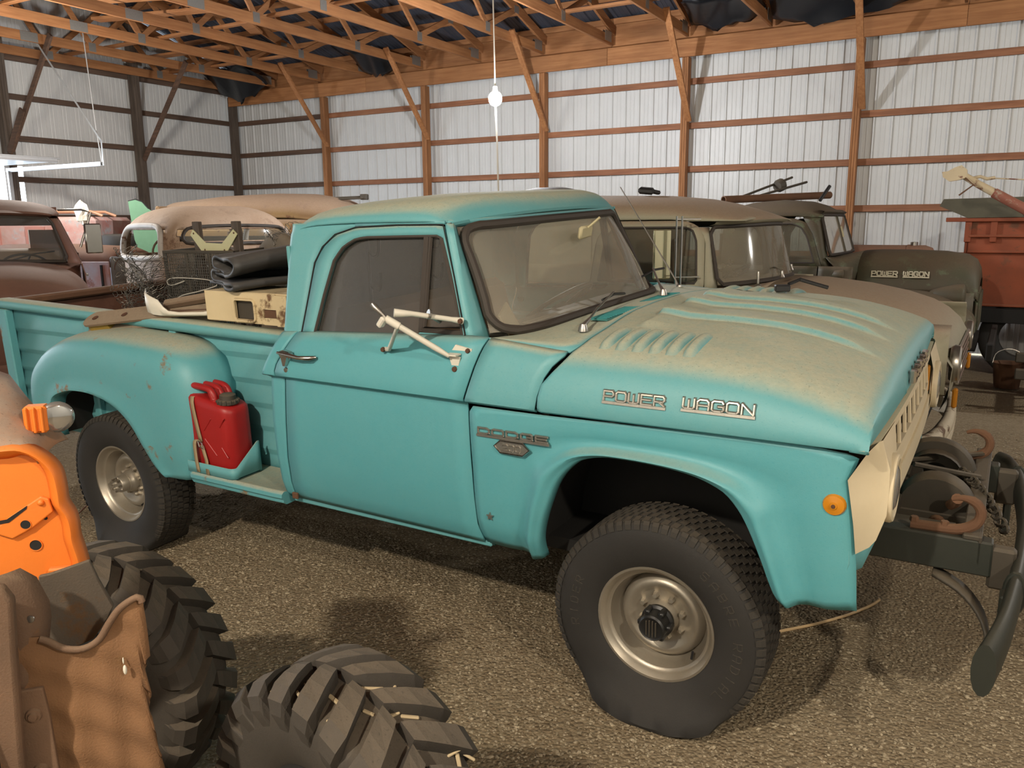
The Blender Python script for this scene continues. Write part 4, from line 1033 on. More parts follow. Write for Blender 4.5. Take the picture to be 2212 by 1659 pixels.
for sg in (-1, 1):
    b = MB(); b.box((1.06, sg*.43, .64), (.08, .05, .15), ch=.01); P(b, 'bumper_bracket', M_greasy, BU)
    b = MB(); q = [tuple(p) for p in smooth_curve([(.86, sg*.45, .60), (.96, sg*.50, .57), (1.03, sg*.55, .50), (1.055, sg*.60, .40)], 12)]
    b.grid([[(x, y-.04, z) for x, y, z in q], [(x, y+.04, z) for x, y, z in q]]); P(b, 'bumper_stay', M_greasy, BU, solid=.012)
    b = MB(); b.box((1.075, sg*.60, .50), (.03, .07, .26), ch=.006); P(b, 'skid_plate', M_darkgreen, BU)
# tail lamp on its stalk
b = MB(); b.lathe([(0, -.035), (.05, -.03), (.062, 0), (.062, .03), (.055, .045), (0, .05)], (-4.60, -.66, .80), (-.3, -1, 0), 24); b.tube([(-4.58, -.62, .80), (-4.46, -.60, .78)], .012, 6); P(b, 'tail_lamp', M_black)

# ------------------------------------------------------------------ cab interior
b = MB(); b.box((-1.40, 0, 1.02), (.52, 1.50, .18), ch=.05); b.box((-1.63, 0, 1.20), (.14, 1.50, .46), (0, R(-12), 0), ch=.05); P(b, 'bench_seat', M_brown, smooth=40)
b = MB(); b.box((-.86, 0, 1.24), (.26, 1.62, .22), ch=.05); b.box((-.90, -.40, 1.28), (.2, .5, .1), ch=.03); P(b, 'dashboard', M_int)
b = MB(); b.box((-1.25, 0, .66), (1.0, 1.72, .03)); P(b, 'cab_floor', M_int)
SW = empty('steering_wheel', (-1.06, .37, 1.335), (0, R(-32), 0), TR)
b = MB(); b.tube([(.205*math.cos(2*PI*i/32)*1, .205*math.sin(2*PI*i/32), 0) for i in range(32)], .012, 8, closed=True); b.build('wheel_rim', M_black, SW, smooth=60)
b = MB()
for a in (R(20), R(140), R(260)): b.tube([(0, 0, -.03), (.2*math.cos(a), .2*math.sin(a), 0)], .010, 6)
b.lathe([(0, 0), (.04, -.005), (.045, -.04), (.02, -.06), (.02, -.35)], (0, 0, 0), (0, 0, 1), 16); b.build('wheel_spokes', M_black, SW, smooth=50)
b = MB(); b.tube([(-.64, .02, 1.80), (-.70, .02, 1.755)], .006, 6); b.box((-.715, .02, 1.735), (.02, .20, .06), (0, R(10), R(12)), ch=.015); P(b, 'rear_view_mirror', M_wcream, smooth=40)
b = MB(); b.box((-.78, -.57, 1.40), (.012, .16, .13), (R(14), R(-24), R(14)), ch=.004); P(b, 'card', M_wcream)
b = MB(); b.prism([(-.02, 0), (.02, 0), (.02, .004), (-.02, .004)], lambda u, v, d: (-.77+u, d, 1.375+v), -.45, .1); P(b, 'rolled_paper', M_white)
for y in (-.33, .18):
    b = MB(); b.tube([(-1.745, y, 1.74), (-1.745, y, 1.36)], .010, 6)
    for z in (1.70, 1.53):
        b.tube([tuple(p) for p in smooth_curve([(-1.735, y, z-.04), (-1.71, y, z-.06), (-1.68, y, z-.05), (-1.67, y, z), (-1.67, y, z+.03)], 12)], .009, 6)
    P(b, 'gun_rack_hook', M_black)

# ------------------------------------------------------------------ mirror bracket, mirror head missing
MBK = empty('mirror_bracket', parent=TR)
def bolt_on(p, ax, par, r=.011):
    q = MB(); q.lathe([(0, .010), (r*.8, .009), (r, .003), (r, 0)], p, ax, 8); q.build('bolt', M_rustbolt, par)
b = MB(); b.tube([(-.785, -1.0, 1.335), (-.815, -1.027, 1.363), (-.93, -1.125, 1.468)], [.008, .0115, .0115], 10)
b.tube([(-.92, -1.117, 1.459), (-.962, -1.142, 1.49)], .015, 10); m1 = b.build('main_arm', M_white, MBK, smooth=50)
b = MB(); b.tube([(-.96, -1.142, 1.492), (-.978, -1.148, 1.512), (-1.0, -1.152, 1.532), (-1.01, -1.154, 1.545)], [.007, .009, .013, .009], 10); b.build('arm_tip', M_steel, MBK, smooth=50)
b = MB(); b.tube([(-.925, -1.135, 1.512), (-.905, -1.115, 1.508), (-.885, -1.083, 1.503), (-.80, -.95, 1.466), (-.775, -.915, 1.456)], [.016, .014, .010, .010, .014], 10); m2 = b.build('upper_arm', M_white, MBK, smooth=50); bolt_on((-.772, -.932, 1.458), (0, -1, 0), m2)
b = MB(); b.tube([(-.85, -1.03, 1.496), (-.845, -1.022, 1.493)], .019, 10); b.tube([(-.848, -1.026, 1.494), (-.865, -.94, 1.455)], .010, 8); b.build('clamp', M_steel, MBK); 
b = MB(); b.tube([(-1.115, -.975, 1.333), (-1.085, -.99, 1.337), (-1.0, -1.06, 1.40), (-.93, -1.115, 1.455)], [.010, .009, .008, .008], 10); m3 = b.build('lower_strut', M_white, MBK, smooth=50); bolt_on((-1.118, -.986, 1.333), (0, -1, 0), m3)
b = MB(); b.prism([(-.80, 1.342), (-.745, 1.330), (-.762, 1.270), (-.778, 1.270)], lambda x, z, d: (x, -d, z), .978, .985); b.prism([(-.80, 1.347), (-.71, 1.345), (-.705, 1.36), (-.78, 1.372)], lambda x, z, d: (x, -d, z), .955, .962); b.box((-.772, -.992, 1.340), (.05, .035, .006)); m4 = b.build('foot_plate', M_white, MBK, smooth=0); bolt_on((-.770, -.986, 1.283), (0, -1, 0), m4, .012); bolt_on((-.722, -.963, 1.353), (0, -1, 0), m4, .010)
b = MB(); b.box((-.972, -1.15, 1.478), (.022, .03, .045), (0, R(40), 0), ch=.005); b.build('clevis', M_white, MBK)
# ------------------------------------------------------------------ things lying in and on the turquoise pickup
def on_truck(name, p, label, cat, rz=0, group=None):
    o = empty(name, tw(p)); o.rotation_euler = (Matrix.Rotation(LEAN, 3, 'X') @ Matrix.Rotation(rz, 3, 'Z')).to_euler()
    return tag(o, label, cat, group)
JC = on_truck('jerry_can', (-2.300, -.893, .614), 'red metal jerry can strapped upright on the running board', 'jerry can')
b = MB(); rows = []
for z, k, tx in ((.004, .93, 0), (.0, .97, 0), (.012, 1.0, 0), (.30, 1.0, 0), (.335, 1.0, .02), (.36, .985, .03), (.375, .93, .034), (.380, .80, .034)):
    rr = rrect(-.166*k, .166*k, -.080*(k if k > .95 else k*.95), .080*(k if k > .95 else k*.95), .058*k, 6)
    rows.append([(x, y, z+(tx*(-x/.166) if tx else 0)) for x, y in rr])
b.grid(rows, cu=True); b.add(rows[-1], [tuple(range(len(rows[-1])))]); b.add(rows[0], [tuple(range(len(rows[0])))]); b.build('can_body', M_red, JC, smooth=50)
for y in (-.045, 0, .045):
    b = MB(); q = smooth_curve([(-.155, y, .375), (-.152, y*1.05, .408), (-.13, y, .432), (-.04, y, .432), (.015, y, .424), (.040, y, .400), (.046, y, .355)], 20); b.tube([tuple(p) for p in q], [.017]*20, 10); b.build('handle', M_red, JC, smooth=60)
b = MB(); b.box((.036, .0, .395), (.03, .125, .06), (0, R(-24), 0), ch=.008); b.build('handle_web', M_red, JC)
b = MB(); b.lathe([(.052, 0), (.052, .016), (.046, .02), (.040, .022), (.038, .042), (.030, .047), (0, .047)], (.098, -.012, .358), (.05, 0, 1), 28)
for k in range(14):
    a = 2*PI*k/14; b.box((.098+.050*math.cos(a), -.012+.050*math.sin(a), .368), (.012, .008, .02), (0, 0, a), ch=.002)
b.build('cap', M_greasy, JC, smooth=40)
for (p0, p1) in (((-.02, .22), (.045, .29)), ((-.02, .18), (.06, .10)), ((.10, .25), (.14, .30)), ((.10, .15), (.14, .10))):
    b = MB(); b.bar((p0[0], -.0805, p0[1]), (p1[0], -.0805, p1[1]), .006, .006, up=(0, 1, 0), ch=.002); b.build('pressed_rib', M_red, JC)
ST = tag(empty('can_strap', JC.location, JC.rotation_euler), 'tan canvas strap buckled down the front of the red jerry can', 'strap')
def ribbon(pts, w, t=.003, side=(1, 0, 0)):
    b = MB(); s = Vector(side)*w/2; P_ = [Vector(p) for p in pts]
    b.grid([[p-s for p in P_], [p+s for p in P_]]); return b
ribbon([tuple(p) for p in smooth_curve([(-.085, .02, .395), (-.082, -.05, .392), (-.078, -.086, .372), (-.062, -.088, .25), (-.045, -.088, .165)], 14)], .026).build('strap_upper', M_strap, ST, solid=.003)
ribbon([tuple(p) for p in smooth_curve([(-.045, -.090, .165), (-.062, -.098, .175), (-.077, -.102, .155), (-.077, -.104, .08), (-.07, -.104, .005)], 12)], .024).build('strap_loop', M_strap, ST, solid=.003)
ribbon([(-.038, -.090, .145), (-.015, -.092, .07), (.0, -.104, .0)], .024).build('strap_tail', M_strap, ST, solid=.003)
b = MB(); b.tube([(-.060, -.094, .168), (-.030, -.094, .158), (-.024, -.094, .128), (-.052, -.094, .136)], .0035, 6, closed=True); b.build('buckle', M_steel, ST)

# cream cabinet panel on the rail
CB = on_truck('metal_cabinet', (-2.21, -.60, 1.335), 'chipped cream metal box with a square framed opening, on the bed rail', 'metal box')
def lc(x, z): return x+2.21, z-1.335
b = MB(); y0 = -.125
for x0, x1, z0, z1 in ((-2.505, -2.285, 1.342, 1.490), (-2.145, -2.085, 1.338, 1.487), (-1.995, -1.92, 1.332, 1.482), (-2.285, -2.145, 1.338, 1.356), (-2.285, -2.145, 1.446, 1.488), (-2.085, -1.995, 1.336, 1.370), (-2.085, -1.995, 1.412, 1.486)):
    a0, c0 = lc(x0, z0); a1, c1 = lc(x1, z1); b.box(((a0+a1)/2, y0, (c0+c1)/2), (a1-a0, .012, c1-c0))
b.box((0, 0, .150), (.585, .25, .010), ch=.003); b.box((0, 0, .008), (.585, .25, .010)); b.box((-.290, 0, .078), (.010, .25, .14), ch=.003); b.box((.290, 0, .078), (.010, .25, .14)); b.box((0, .12, .078), (.585, .010, .14))
b.build('cabinet_body', M_creamrust, CB)
b = MB(); a0, c0 = lc(-2.285, 1.354); a1, c1 = lc(-2.145, 1.448); rrp = rrect(a0-.004, a1+.004, c0-.006, c1+.006, .02, 4); b.tube([(x, y0-.008, z) for x, z in rrp], .0075, 6, closed=True); b.build('opening_frame', M_creamrust, CB, smooth=60)
b = MB(); b.box((0, 0, .075), (.54, .22, .11)); b.build('cabinet_inside', M_greasy, CB)
b = MB(); a0, c0 = lc(-2.084, 1.371); a1, c1 = lc(-1.996, 1.411); b.box(((a0+a1)/2, y0+.004, (c0+c1)/2), (a1-a0, .006, c1-c0)); b.build('rust_patch', M_rust, CB)
# folded rubber mat
MT = on_truck('rubber_mat', (-2.375, -.70, 1.492), 'folded black rubber sheet lying on the cream metal box', 'rubber mat', R(64))
def fold(prof, length, t, name, dx=0, dz=0):
    q = smooth_curve([(0, y, z) for y, z in prof], 60); b = MB()
    b.grid([[(dx+length*s+.010*math.sin(p.y*20+s*4), p.y+.012*math.sin(s*3.1), p.z+dz*s+.006*math.sin(s*5+p.y*9)) for p in q] for s in [i/10 for i in range(11)]])
    return b.build(name, M_matte, MT, smooth=80, solid=.016)
fold([(.26, .012), (.10, .010), (-.10, .008), (-.16, .014), (-.185, .035), (-.16, .052), (-.08, .046), (.05, .040), (.16, .038), (.20, .050), (.185, .075), (.12, .072)], .46, .012, 'lower_fold', -.01, .0)
fold([(.19, .060), (.05, .058), (-.12, .075), (-.185, .115), (-.18, .150), (-.12, .170), (-.03, .158), (.08, .152), (.16, .160), (.20, .140), (.195, .095), (.12, .078), (.0, .070)], .46, .012, 'upper_fold', .0, .045)
# double plate beam sticking out over the rail
BM_ = on_truck('rusty_beam', (0, 0, 0), 'rusty double plate beam with bolt holes poking out over the bed rail', 'beam')
A_ = Vector((-3.335, -.83, 1.288)); B_ = Vector((-2.36, -.56, 1.395)); dx = (B_-A_).normalized(); dy = Vector((0, 0, 1)).cross(dx).normalized(); dz = dx.cross(dy); dy, dz = dy*math.cos(.5)+dz*math.sin(.5), dz*math.cos(.5)-dy*math.sin(.5)
def beam_plate(h0, h1, name, mat, w=.062, L=1.02, holes=False):
    out = [(L, w), (0, w)]+[(-w*.8*math.sin(PI*i/10), w*math.cos(PI*i/10)) for i in range(1, 10)]+[(0, -w), (L, -w)]
    b = MB(); b.prism(out, lambda u, v, d: tuple(A_+dx*u+dy*v+dz*d), h0, h1); o = b.build(name, mat, BM_, smooth=30)
    return o
M_beam = dusty('grey_brown_beam', (.20, .14, .09), (.13, .08, .05), dust=.8, lo=.4, dustcol=(.34, .27, .19), rough=.75, rust=.2)
pl_ = beam_plate(.022, .034, 'top_plate', M_beam); beam_plate(-.030, -.018, 'bottom_plate', M_beam)
beam_plate(-.018, .022, 'spacer_block', plain('worn_yellow_paint', (.42, .27, .05), .5, 0, .5), .048, .12)
for u in (.02, .22):
    b = MB(); b.lathe([(.0, .0), (.014, .0), (.018, .003)], A_+dx*u+dz*.0345, dz, 14); b.build('bolt_hole', M_rustbolt, pl_)
b = MB(); b.bar(tuple(A_+dx*.48+dz*.05+dy*.03), tuple(A_+dx*1.02+dz*.07+dy*.04), .07, .05, ch=.02); b.build('grey_bar', M_beam, BM_)
# white trough bracket
TB = on_truck('white_bracket', (-2.70, -.70, 1.345), 'white enamelled trough bracket with an upturned end on the rusty beam', 'bracket', R(12))
b = MB(); rows = []
for x, h, w, lift in ((-.235, .115, .030, .03), (-.225, .11, .05, .015), (-.18, .105, .062, .004), (-.13, .09, .065, 0), (-.10, .055, .065, 0), (-.07, .034, .065, 0), (.0, .028, .065, 0), (.15, .028, .062, .004), (.27, .040, .055, .012)):
    rows.append([(x, -w, lift+h), (x, -w*1.02, lift+h*.5), (x, -w*.85, lift+.006), (x, -w*.4, lift), (x, w*.4, lift), (x, w*.85, lift+.006), (x, w, lift+h*.35)])
b.grid(rows); b.build('trough', M_white, TB, smooth=50, solid=.005)
b = MB(); b.box((.06, .02, .025), (.36, .05, .02), (0, R(-3), 0), ch=.004); b.build('wood_strip', M_greyx, TB)
# wire mesh screen, stakes, V bracket
SCN = on_truck('wire_screen', (-3.50, .02, .76), 'upright wire mesh screen crate standing in the truck bed', 'wire screen', R(6))
b = MB()
for x in (-.30, -.10, .10, .30): b.box((x, 0, .43), (.02, .02, .86), ch=.003)
for z in (.01, .85): b.box((0, 0, z), (.62, .022, .02), ch=.003)
for x in (-.30, .30):
    b.box((x, .26, .43), (.02, .02, .86)); 
    for z in (.01, .85): b.box((x, .13, z), (.02, .26, .02))
b.build('frame', M_greasy, SCN)
M_wire = plain('galvanised_wire', (.20, .185, .16), .5, .6, .3)
b = MB()
for k in range(34): x = -.30+.6*k/33; b.bar((x, -.008, .02), (x+.004, -.008, .85), .0032, .0032)
for k in range(46): z = .02+.83*k/45; b.bar((-.30, -.004, z), (.30, -.004, z), .0032, .0032)
for k in range(16): y = .26*k/15; b.bar((.30, y, .02), (.30, y, .85), .003, .003); b.bar((-.30, y, .02), (-.30, y, .85), .003, .003)
for k in range(30): z = .02+.83*k/29; b.bar((.30, 0, z), (.30, .26, z), .003, .003); b.bar((-.30, 0, z), (-.30, .26, z), .003, .003)
w_ = b.build('wire_grid', M_wire, SCN, smooth=0); w_['kind'] = 'stuff'
b = MB(); q = smooth_curve([(-.30, -.03, .47), (-.18, -.035, .56), (.0, -.04, .60), (.13, -.04, .63), (.17, -.035, .65), (.10, -.03, .675), (-.1, -.03, .685), (-.24, -.03, .68), (-.28, -.03, .655), (-.24, -.03, .635), (-.12, -.03, .665)], 60)
b.tube([tuple(p) for p in q], .0035, 5); o = b.build('white_wire', M_cord, None); o.location = SCN.location; o.rotation_euler = SCN.rotation_euler; tag(o, 'thin white wire loop hooked on the mesh screen', 'wire')
for i, x in enumerate((-3.60, -3.22)):
    o = on_truck('wooden_stake', (x, .115, .76), ('weathered wooden stake behind the mesh screen, at the end near the tailgate', 'weathered wooden stake behind the mesh screen, at the end near the cab')[i], 'stake', 0, 'wooden stakes standing in the truck bed')
    b = MB(); b.box((0, 0, .52), (.062, .035, 1.04), ch=.004); b.build('board', M_greyz, o)
VB = on_truck('metal_strap', (-3.41, .085, 1.64), 'pale yellow bent flat bracket screwed across the two stakes', 'bracket')
M_pale = plain('pale_yellow_paint', (.58, .56, .33), .55, 0, .2)
b = MB(); b.prism([(-.23, .075), (-.20, .11), (-.09, .025), (.07, .020), (.19, .11), (.225, .08), (.10, -.045), (-.12, -.045)], lambda u, v, d: (u, d, v), 0, .006); b.build('plate', M_pale, VB, smooth=0)
for u, v in ((-.195, .085), (.195, .088), (-.10, -.02), (.09, -.02)):
    b = MB(); b.lathe([(0, .004), (.005, .003), (.007, 0)], (u, 0, v), (0, -1, 0), 8); b.build('screw', M_rustbolt, VB)
# chicken wire, crumpled
def hexwire(name, p, size, seed, label, rz=0, amp=.06):
    o = on_truck(name, p, label, 'wire mesh', rz); rnd = random.Random(seed)
    n, m = size; s = .030; vs = {}; F = []
    ph = [rnd.uniform(0, 6) for _ in range(8)]
    def pos(u, v):
        x = u*s*.9; z = v*s*.8
        return (x+amp*math.sin(z*9+ph[0])*.5+.02*math.sin(z*31+ph[4]), amp*math.sin(x*11+ph[1])+amp*math.sin(z*14+x*7+ph[2])+.03*math.sin(x*37+ph[5]), z+amp*.5*math.sin(x*8+ph[3])+.018*math.sin(x*29+z*17+ph[6]))
    b = MB(); idx = {}
    def vid(u, v):
        k = (round(u, 3), round(v, 3))
        if k not in idx: idx[k] = len(b.v); b.v.append(pos(u, v))
        return idx[k]
    for i in range(n):
        for j in range(m):
            u = i*1.0; v = j*1.5; off = .5 if j % 2 else 0
            u += off
            b.f.append(tuple(vid(u+dx, v+dy) for dx, dy in ((0, -.5), (.5, 0 if False else -.25+.0), (.5, .5), (0, .75), (-.5, .5), (-.5, -.25))))
    q = b.build('wire', M_wire, o, smooth=0); md = q.modifiers.new('wire', 'WIREFRAME'); md.thickness = .005; md.use_replace = True; md.use_even_offset = False
    return o
CW0 = hexwire('chicken_wire', (-4.20, -.10, 1.02), (20, 17), 4, 'crumpled rusty chicken wire heaped at the tailgate end of the bed', R(10), .075)
for p, sz, sd, rz in (((-4.06, .06, .95), (18, 15), 9, R(30)), ((-4.33, .16, 1.06), (13, 14), 21, R(-20)), ((-4.05, -.16, .92), (16, 16), 33, R(18))):
    o = hexwire('chicken_wire', p, sz, sd, 'x', rz, .08); c = o.children[0]; M_ = CW0.matrix_basis.inverted() @ o.matrix_basis; bpy.data.objects.remove(o); c.parent = CW0; c.matrix_basis = M_
hexwire('wire_netting', (-3.16, .30, 1.44), (17, 9), 13, 'chicken wire lying over the old tyre beside the cab', R(4), .05)
# old tyres in the bed
M_oldtyre = dusty('old_grey_tyre', (.12, .10, .075), (.075, .062, .048), dust=.6, lo=.1, hi=1, dustcol=(.27, .22, .16), rough=.85, grain=.4, side=.35)
def old_tyre(p, rot, label, R0=.41):
    o = on_truck('tyre_casing', p, label, 'tyre', 0, 'old tyres in the truck bed'); o.rotation_euler = (o.rotation_euler.to_matrix() @ Euler(rot).to_matrix()).to_euler()
    b = MB(); tyre_mesh(b, (0, 0, 0), 1, R0, .12, None, 48); b.build('casing', M_oldtyre, o, smooth=50)
    for y in (-.07, -.035, 0, .035, .07):
        b = MB(); b.lathe([(R0*.985-.004, y-.011), (R0*1.004, y-.010), (R0*1.004, y+.010), (R0*.985-.004, y+.011)], (0, 0, 0), (0, 1, 0), 48); b.build('tread_rib', M_oldtyre, o, smooth=30)
old_tyre((-3.08, .34, 1.30), (R(-12), 0, R(-18)), 'grey worn tyre leaning upright in the bed beside the cab')
old_tyre((-3.92, .50, 1.20), (R(-8), 0, R(12)), 'dark worn tyre standing in the bed behind the mesh screen')
# yellow cord on the ground in front of the front wheel, reddish wire behind the rear wheel
def cord(name, pts, r, mat, label, cat='cord'):
    b = MB(); b.tube([tuple(p) for p in smooth_curve(pts, 40)], r, 6); o = b.build(name, mat, None, smooth=60); return tag(o, label, cat)
cord('yellow_cord', [(.18, -.14, .012), (.27, -.03, .012), (.38, .10, .014), (.49, .27, .012), (.57, .43, .012), (.60, .50, .02)], .007, M_yellowcord, 'thin yellow cord lying on the gravel under the front fender')
cord('red_wire', [(-3.70, -1.02, .006), (-3.78, -.93, .02), (-3.86, -.84, .035), (-4.01, -.63, .06)], .004, plain('rusty_red_wire', (.20, .06, .03), .6), 'thin rusty red wire on the gravel behind the rear tyre', 'wire')
# ------------------------------------------------------------------ the other vehicles
def sup(b, st, N=28, p=2.6, q=.55, flat=None):
    """loft of arched sections (x, half width, edge z, crown z) over the top"""
    rows = []
    for x, w, ze, zc in st:
        row = []
        for i in range(N+1):
            t = -1+2*i/N; t = math.copysign(math.sin(abs(t)*PI/2)**.9, t)
            row.append((x, w*t, ze+(zc-ze)*max(0, 1-abs(t)**p)**q))
        rows.append(row)
    b.grid(rows); return b
def simple_wheel(parent, x, y, R0, sg, rim=None, zc=None):
    zc = zc or R0*.96
    b = MB(); tyre_mesh(b, (x, y, zc), sg, R0, .11, .004, 40); t = b.build('wheel', M_rubber, parent, smooth=45)
    b = MB(); b.lathe([(.19, .07), (.205, .085), (.195, .09), (.17, .05), (.15, .04), (.09, .06), (.05, .06), (.05, .09), (0, .09)], (x, y, zc), (0, sg, 0), 28); b.build('rim', rim or M_rim, t, smooth=45)
    return t
def arch_fender(b, x0, z0, R1, y0, y1, a0=-.15, a1=PI+.1, sq=1.0, n=22, drop=0):
    """half-round mudguard over a wheel: section rounds from y0 (inner) to y1 (outer)"""
    rows = []
    for i in range(n+1):
        a = lerp(a0, a1, i/n); row = []
        for k in range(8):
            t = k/7; y = lerp(y0, y1, t); r = R1*(1-.16*t**3)
            row.append((x0+r*math.cos(a)*sq, y, z0+r*max(math.sin(a), -.6)))
        row.append((x0+R1*.78*math.cos(a)*sq, y1, z0+R1*.78*max(math.sin(a), -.6)))
        rows.append(row)
    b.grid(rows); return b
M_t2 = dusty('grey_green_paint', (.34, .34, .245), (.29, .29, .21), dust=.95, lo=.35, hi=.97, dustcol=(.36, .265, .185), rough=.55, side=.25)
M_t3 = dusty('dark_olive_paint', (.038, .05, .026), (.07, .045, .028), dust=.85, lo=.3, hi=.95, dustcol=(.135, .098, .062), rough=.55, side=.2, rust=.28, rustcol=(.12, .16, .09))
M_dglass = glassy('old_glass', (.82, .84, .80), .22, (.30, .27, .21))
M_dwind = glassy('old_windshield_glass', (.8, .8, .74), .45, (.33, .29, .22))
M_chromeB = plain('dull_chrome', (.5, .47, .42), .3, .9, .3)
def window_side(root, sg, outer, inner, yf, mat, name='door_frame', gm=None):
    o = resample([(x, 0, z) for x, z in outer+[outer[0]]], 56); i = resample([(x, 0, z) for x, z in inner+[inner[0]]], 56)
    b = MB(); b.grid([[(p.x, sg*yf(p.z), p.z) for p in o], [(p.x, sg*yf(p.z), p.z) for p in i], [(p.x, sg*(yf(p.z)-.02), p.z) for p in i]]); fr = b.build(name, mat, root, smooth=30, solid=.01)
    b = MB(); b.tube([(p.x, sg*(yf(p.z)-.004), p.z) for p in i], .009, 6); b.build('window_seal', M_seal, fr)
    if gm:
        b = MB(); b.prism(inner, lambda x, z, d: (x, sg*(yf(z)-.012-d), z), 0, .004); b.build('side_glass', gm, fr, smooth=0)
    return fr
def vintage(root, p):
    """rounded old cab: p holds the measures in the truck's own frame"""
    mat = p['mat']; w = p['w']; belt_ = p['belt']; xr, xf = p['xr'], p['xf']; wt = p['wt']; zr_ = p['roof']
    yf = lambda z: w-.02-(w-wt)*max(0, (z-belt_))/(zr_[1]-belt_)
    def side_y(z): return w-.10*max(0, (.8-z))**2*2 if z < belt_-.10 else w-.02*((z-belt_+.10)/.10)
    for sg in (-1, 1):
        for nm, xa, xb in (('door', p['door'][0], p['door'][1]), ('cab_corner', xr, p['door'][0]-.012), ('cowl_side', p['door'][1]+.012, p['cowl'])):
            b = MB(); b.grid([[(lerp(xa, xb, i/6), sg*side_y(z), z) for i in range(7)] for z in [.55, .62, .75, .95, 1.1, belt_-.10, belt_-.05, belt_]]); o = b.build(nm, mat, root, smooth=40, solid=.012)
            if nm == 'door':
                q = MB(); q.tube([(xa+.06, sg*(w+.03), belt_-.16), (xa+.20, sg*(w+.03), belt_-.165)], .010, 8); q.lathe([(0, .03), (.015, .025), (.02, 0)], (xa+.07, sg*w, belt_-.16), (0, sg, 0), 10); q.build('door_handle', M_chromeB, o)
        window_side(root, sg, p['wo'], p['wi'], yf, mat, gm=M_dglass)
        # rear quarter and windshield pillar
        b = MB(); rows = []
        for z in [lerp(belt_-.01, zr_[1], i/8) for i in range(9)]:
            xa = interp(z, p['wrear']); rows.append([(xa, sg*yf(z), z), (lerp(xa, xr, .7), sg*yf(z), z), (xr+.02, sg*(yf(z)-.01), z), (xr, sg*(yf(z)-.05), z)])
        b.grid(rows); b.build('rear_quarter', mat, root, smooth=50, solid=.012)
        b = MB(); rows = []
        for i in range(9):
            t = i/8; z = lerp(belt_-.01, p['wst'][2], t); xo = interp(z, p['wfront']); xg = lerp(p['wsb'][0], p['wst'][0], t); yg = lerp(p['wsb'][1], p['wst'][1], t)
            rows.append([(xo, sg*yf(z), z), (lerp(xo, xg, .5)+.008, sg*(lerp(yf(z), yg, .35)+.006), z), (xg, sg*yg, z)])
        b.grid(rows); b.build('windshield_pillar', mat, root, smooth=50, solid=.014)
    # windshield: bowed by p['bow']
    def wp(y, t):
        yb = lerp(p['wsb'][1], p['wst'][1], t); u = y/1.0
        xb = lerp(p['wsb'][0], p['wst'][0], t)+p['bow']*(1-abs(u)**2.6); return (xb, u*yb, lerp(p['wsb'][2], p['wst'][2], t)+p.get('bz', .02)*(1-u*u))
    b = MB(); b.grid([[wp(-1+2*i/24, j/6) for i in range(25)] for j in range(7)]); b.build('windshield', p.get('glass', M_dwind), root, smooth=80)
    ring = [wp(-.96+1.92*i/20, 0) for i in range(21)]+[wp(1, t) for t in (.12, .5, .88)]+[wp(.96-1.92*i/20, 1) for i in range(21)]+[wp(-1, t) for t in (.88, .5, .12)]
    b = MB(); b.tube(ring, .016, 6, closed=True); b.build('windshield_seal', M_seal, root)
    if p.get('split'):
        b = MB(); b.tube([wp(0, 0), wp(0, 1)], .014, 6); b.build('centre_bar', mat, root)
    # roof
    xt = p['wst'][0]; R_ = []
    for x, k, c in p['roofst']: R_.append((x, wt*k, zr_[1]+(0 if k == 1 else -.012), c))
    b = MB(); sup(b, R_, p=p.get('rp', 2.6), q=.5); b.build('roof', mat, root, smooth=50, solid=.012)
    b = MB(); vis = [wp(-1+2*i/24, 1) for i in range(25)]
    b.grid([[(x-.02, y*1.02, z+.06) for x, y, z in vis], [(x+p['visor'], y*1.03, z+.035) for x, y, z in vis], [(x+p['visor']-.01, y*1.03, z+.022) for x, y, z in vis], [(x-.005, y, z+.008) for x, y, z in vis]]); b.build('roof_visor', mat, root, smooth=50)
    # back of the cab
    b = MB(); hz = (belt_+.05, belt_+.30)
    b.box((xr, 0, (belt_+.55)/2+.02), (.02, 2*w-.06, belt_-.45)); b.box((xr, 0, zr_[1]-.01), (.02, 2*wt-.04, (zr_[1]-hz[1])*2*.55))
    for sg in (-1, 1): b.box((xr, sg*(wt-.14), (hz[0]+hz[1])/2), (.02, .34, .30))
    b.build('cab_back', mat, root)
    # cowl top
    b = MB(); b.grid([[(lerp(wp(u, 0)[0]-.02, p['cowl'], t), lerp(wp(u, 0)[1]*1.04, u*p['hood'][0][1], t)*1.0 if abs(u) < .999 else math.copysign(lerp(w-.03, p['hood'][0][1], t), u), lerp(wp(u, 0)[2]-.02, p['hood'][0][2]+(p['hood'][0][3]-p['hood'][0][2])*max(0, 1-abs(u)**3)**.5, t)) for u in [-1+2*i/20 for i in range(21)]] for t in (0, .5, 1)]); b.build('cowl', mat, root, smooth=60, solid=.01)
    # hood
    b = MB(); sup(b, p['hood'], N=32, p=p.get('hp', 2.6), q=.5); b.build('hood', mat, root, smooth=50, solid=.01)
    # inside
    b = MB(); b.box((xr+.28, 0, belt_-.32), (.5, 1.4, .18), ch=.05); b.box((xr+.12, 0, belt_-.10), (.12, 1.4, .46), (0, R(-10), 0), ch=.04); b.build('bench_seat', M_brown, root, smooth=40)
    sw = (p['wsb'][0]-.28, .36, belt_-.02); b = MB(); M_ = Matrix.Translation(Vector(sw)) @ Euler((0, R(-35), 0)).to_matrix().to_4x4(); b.T = M_
    b.tube([(.20*math.cos(2*PI*i/28), .20*math.sin(2*PI*i/28), 0) for i in range(28)], .012, 6, closed=True)
    for a in (.3, 2.4, 4.5): b.tube([(0, 0, -.03), (.2*math.cos(a), .2*math.sin(a), 0)], .010, 5)
    b.tube([(0, 0, -.02), (0, 0, -.4)], .02, 6); b.build('steering_wheel', M_black, root, smooth=60)
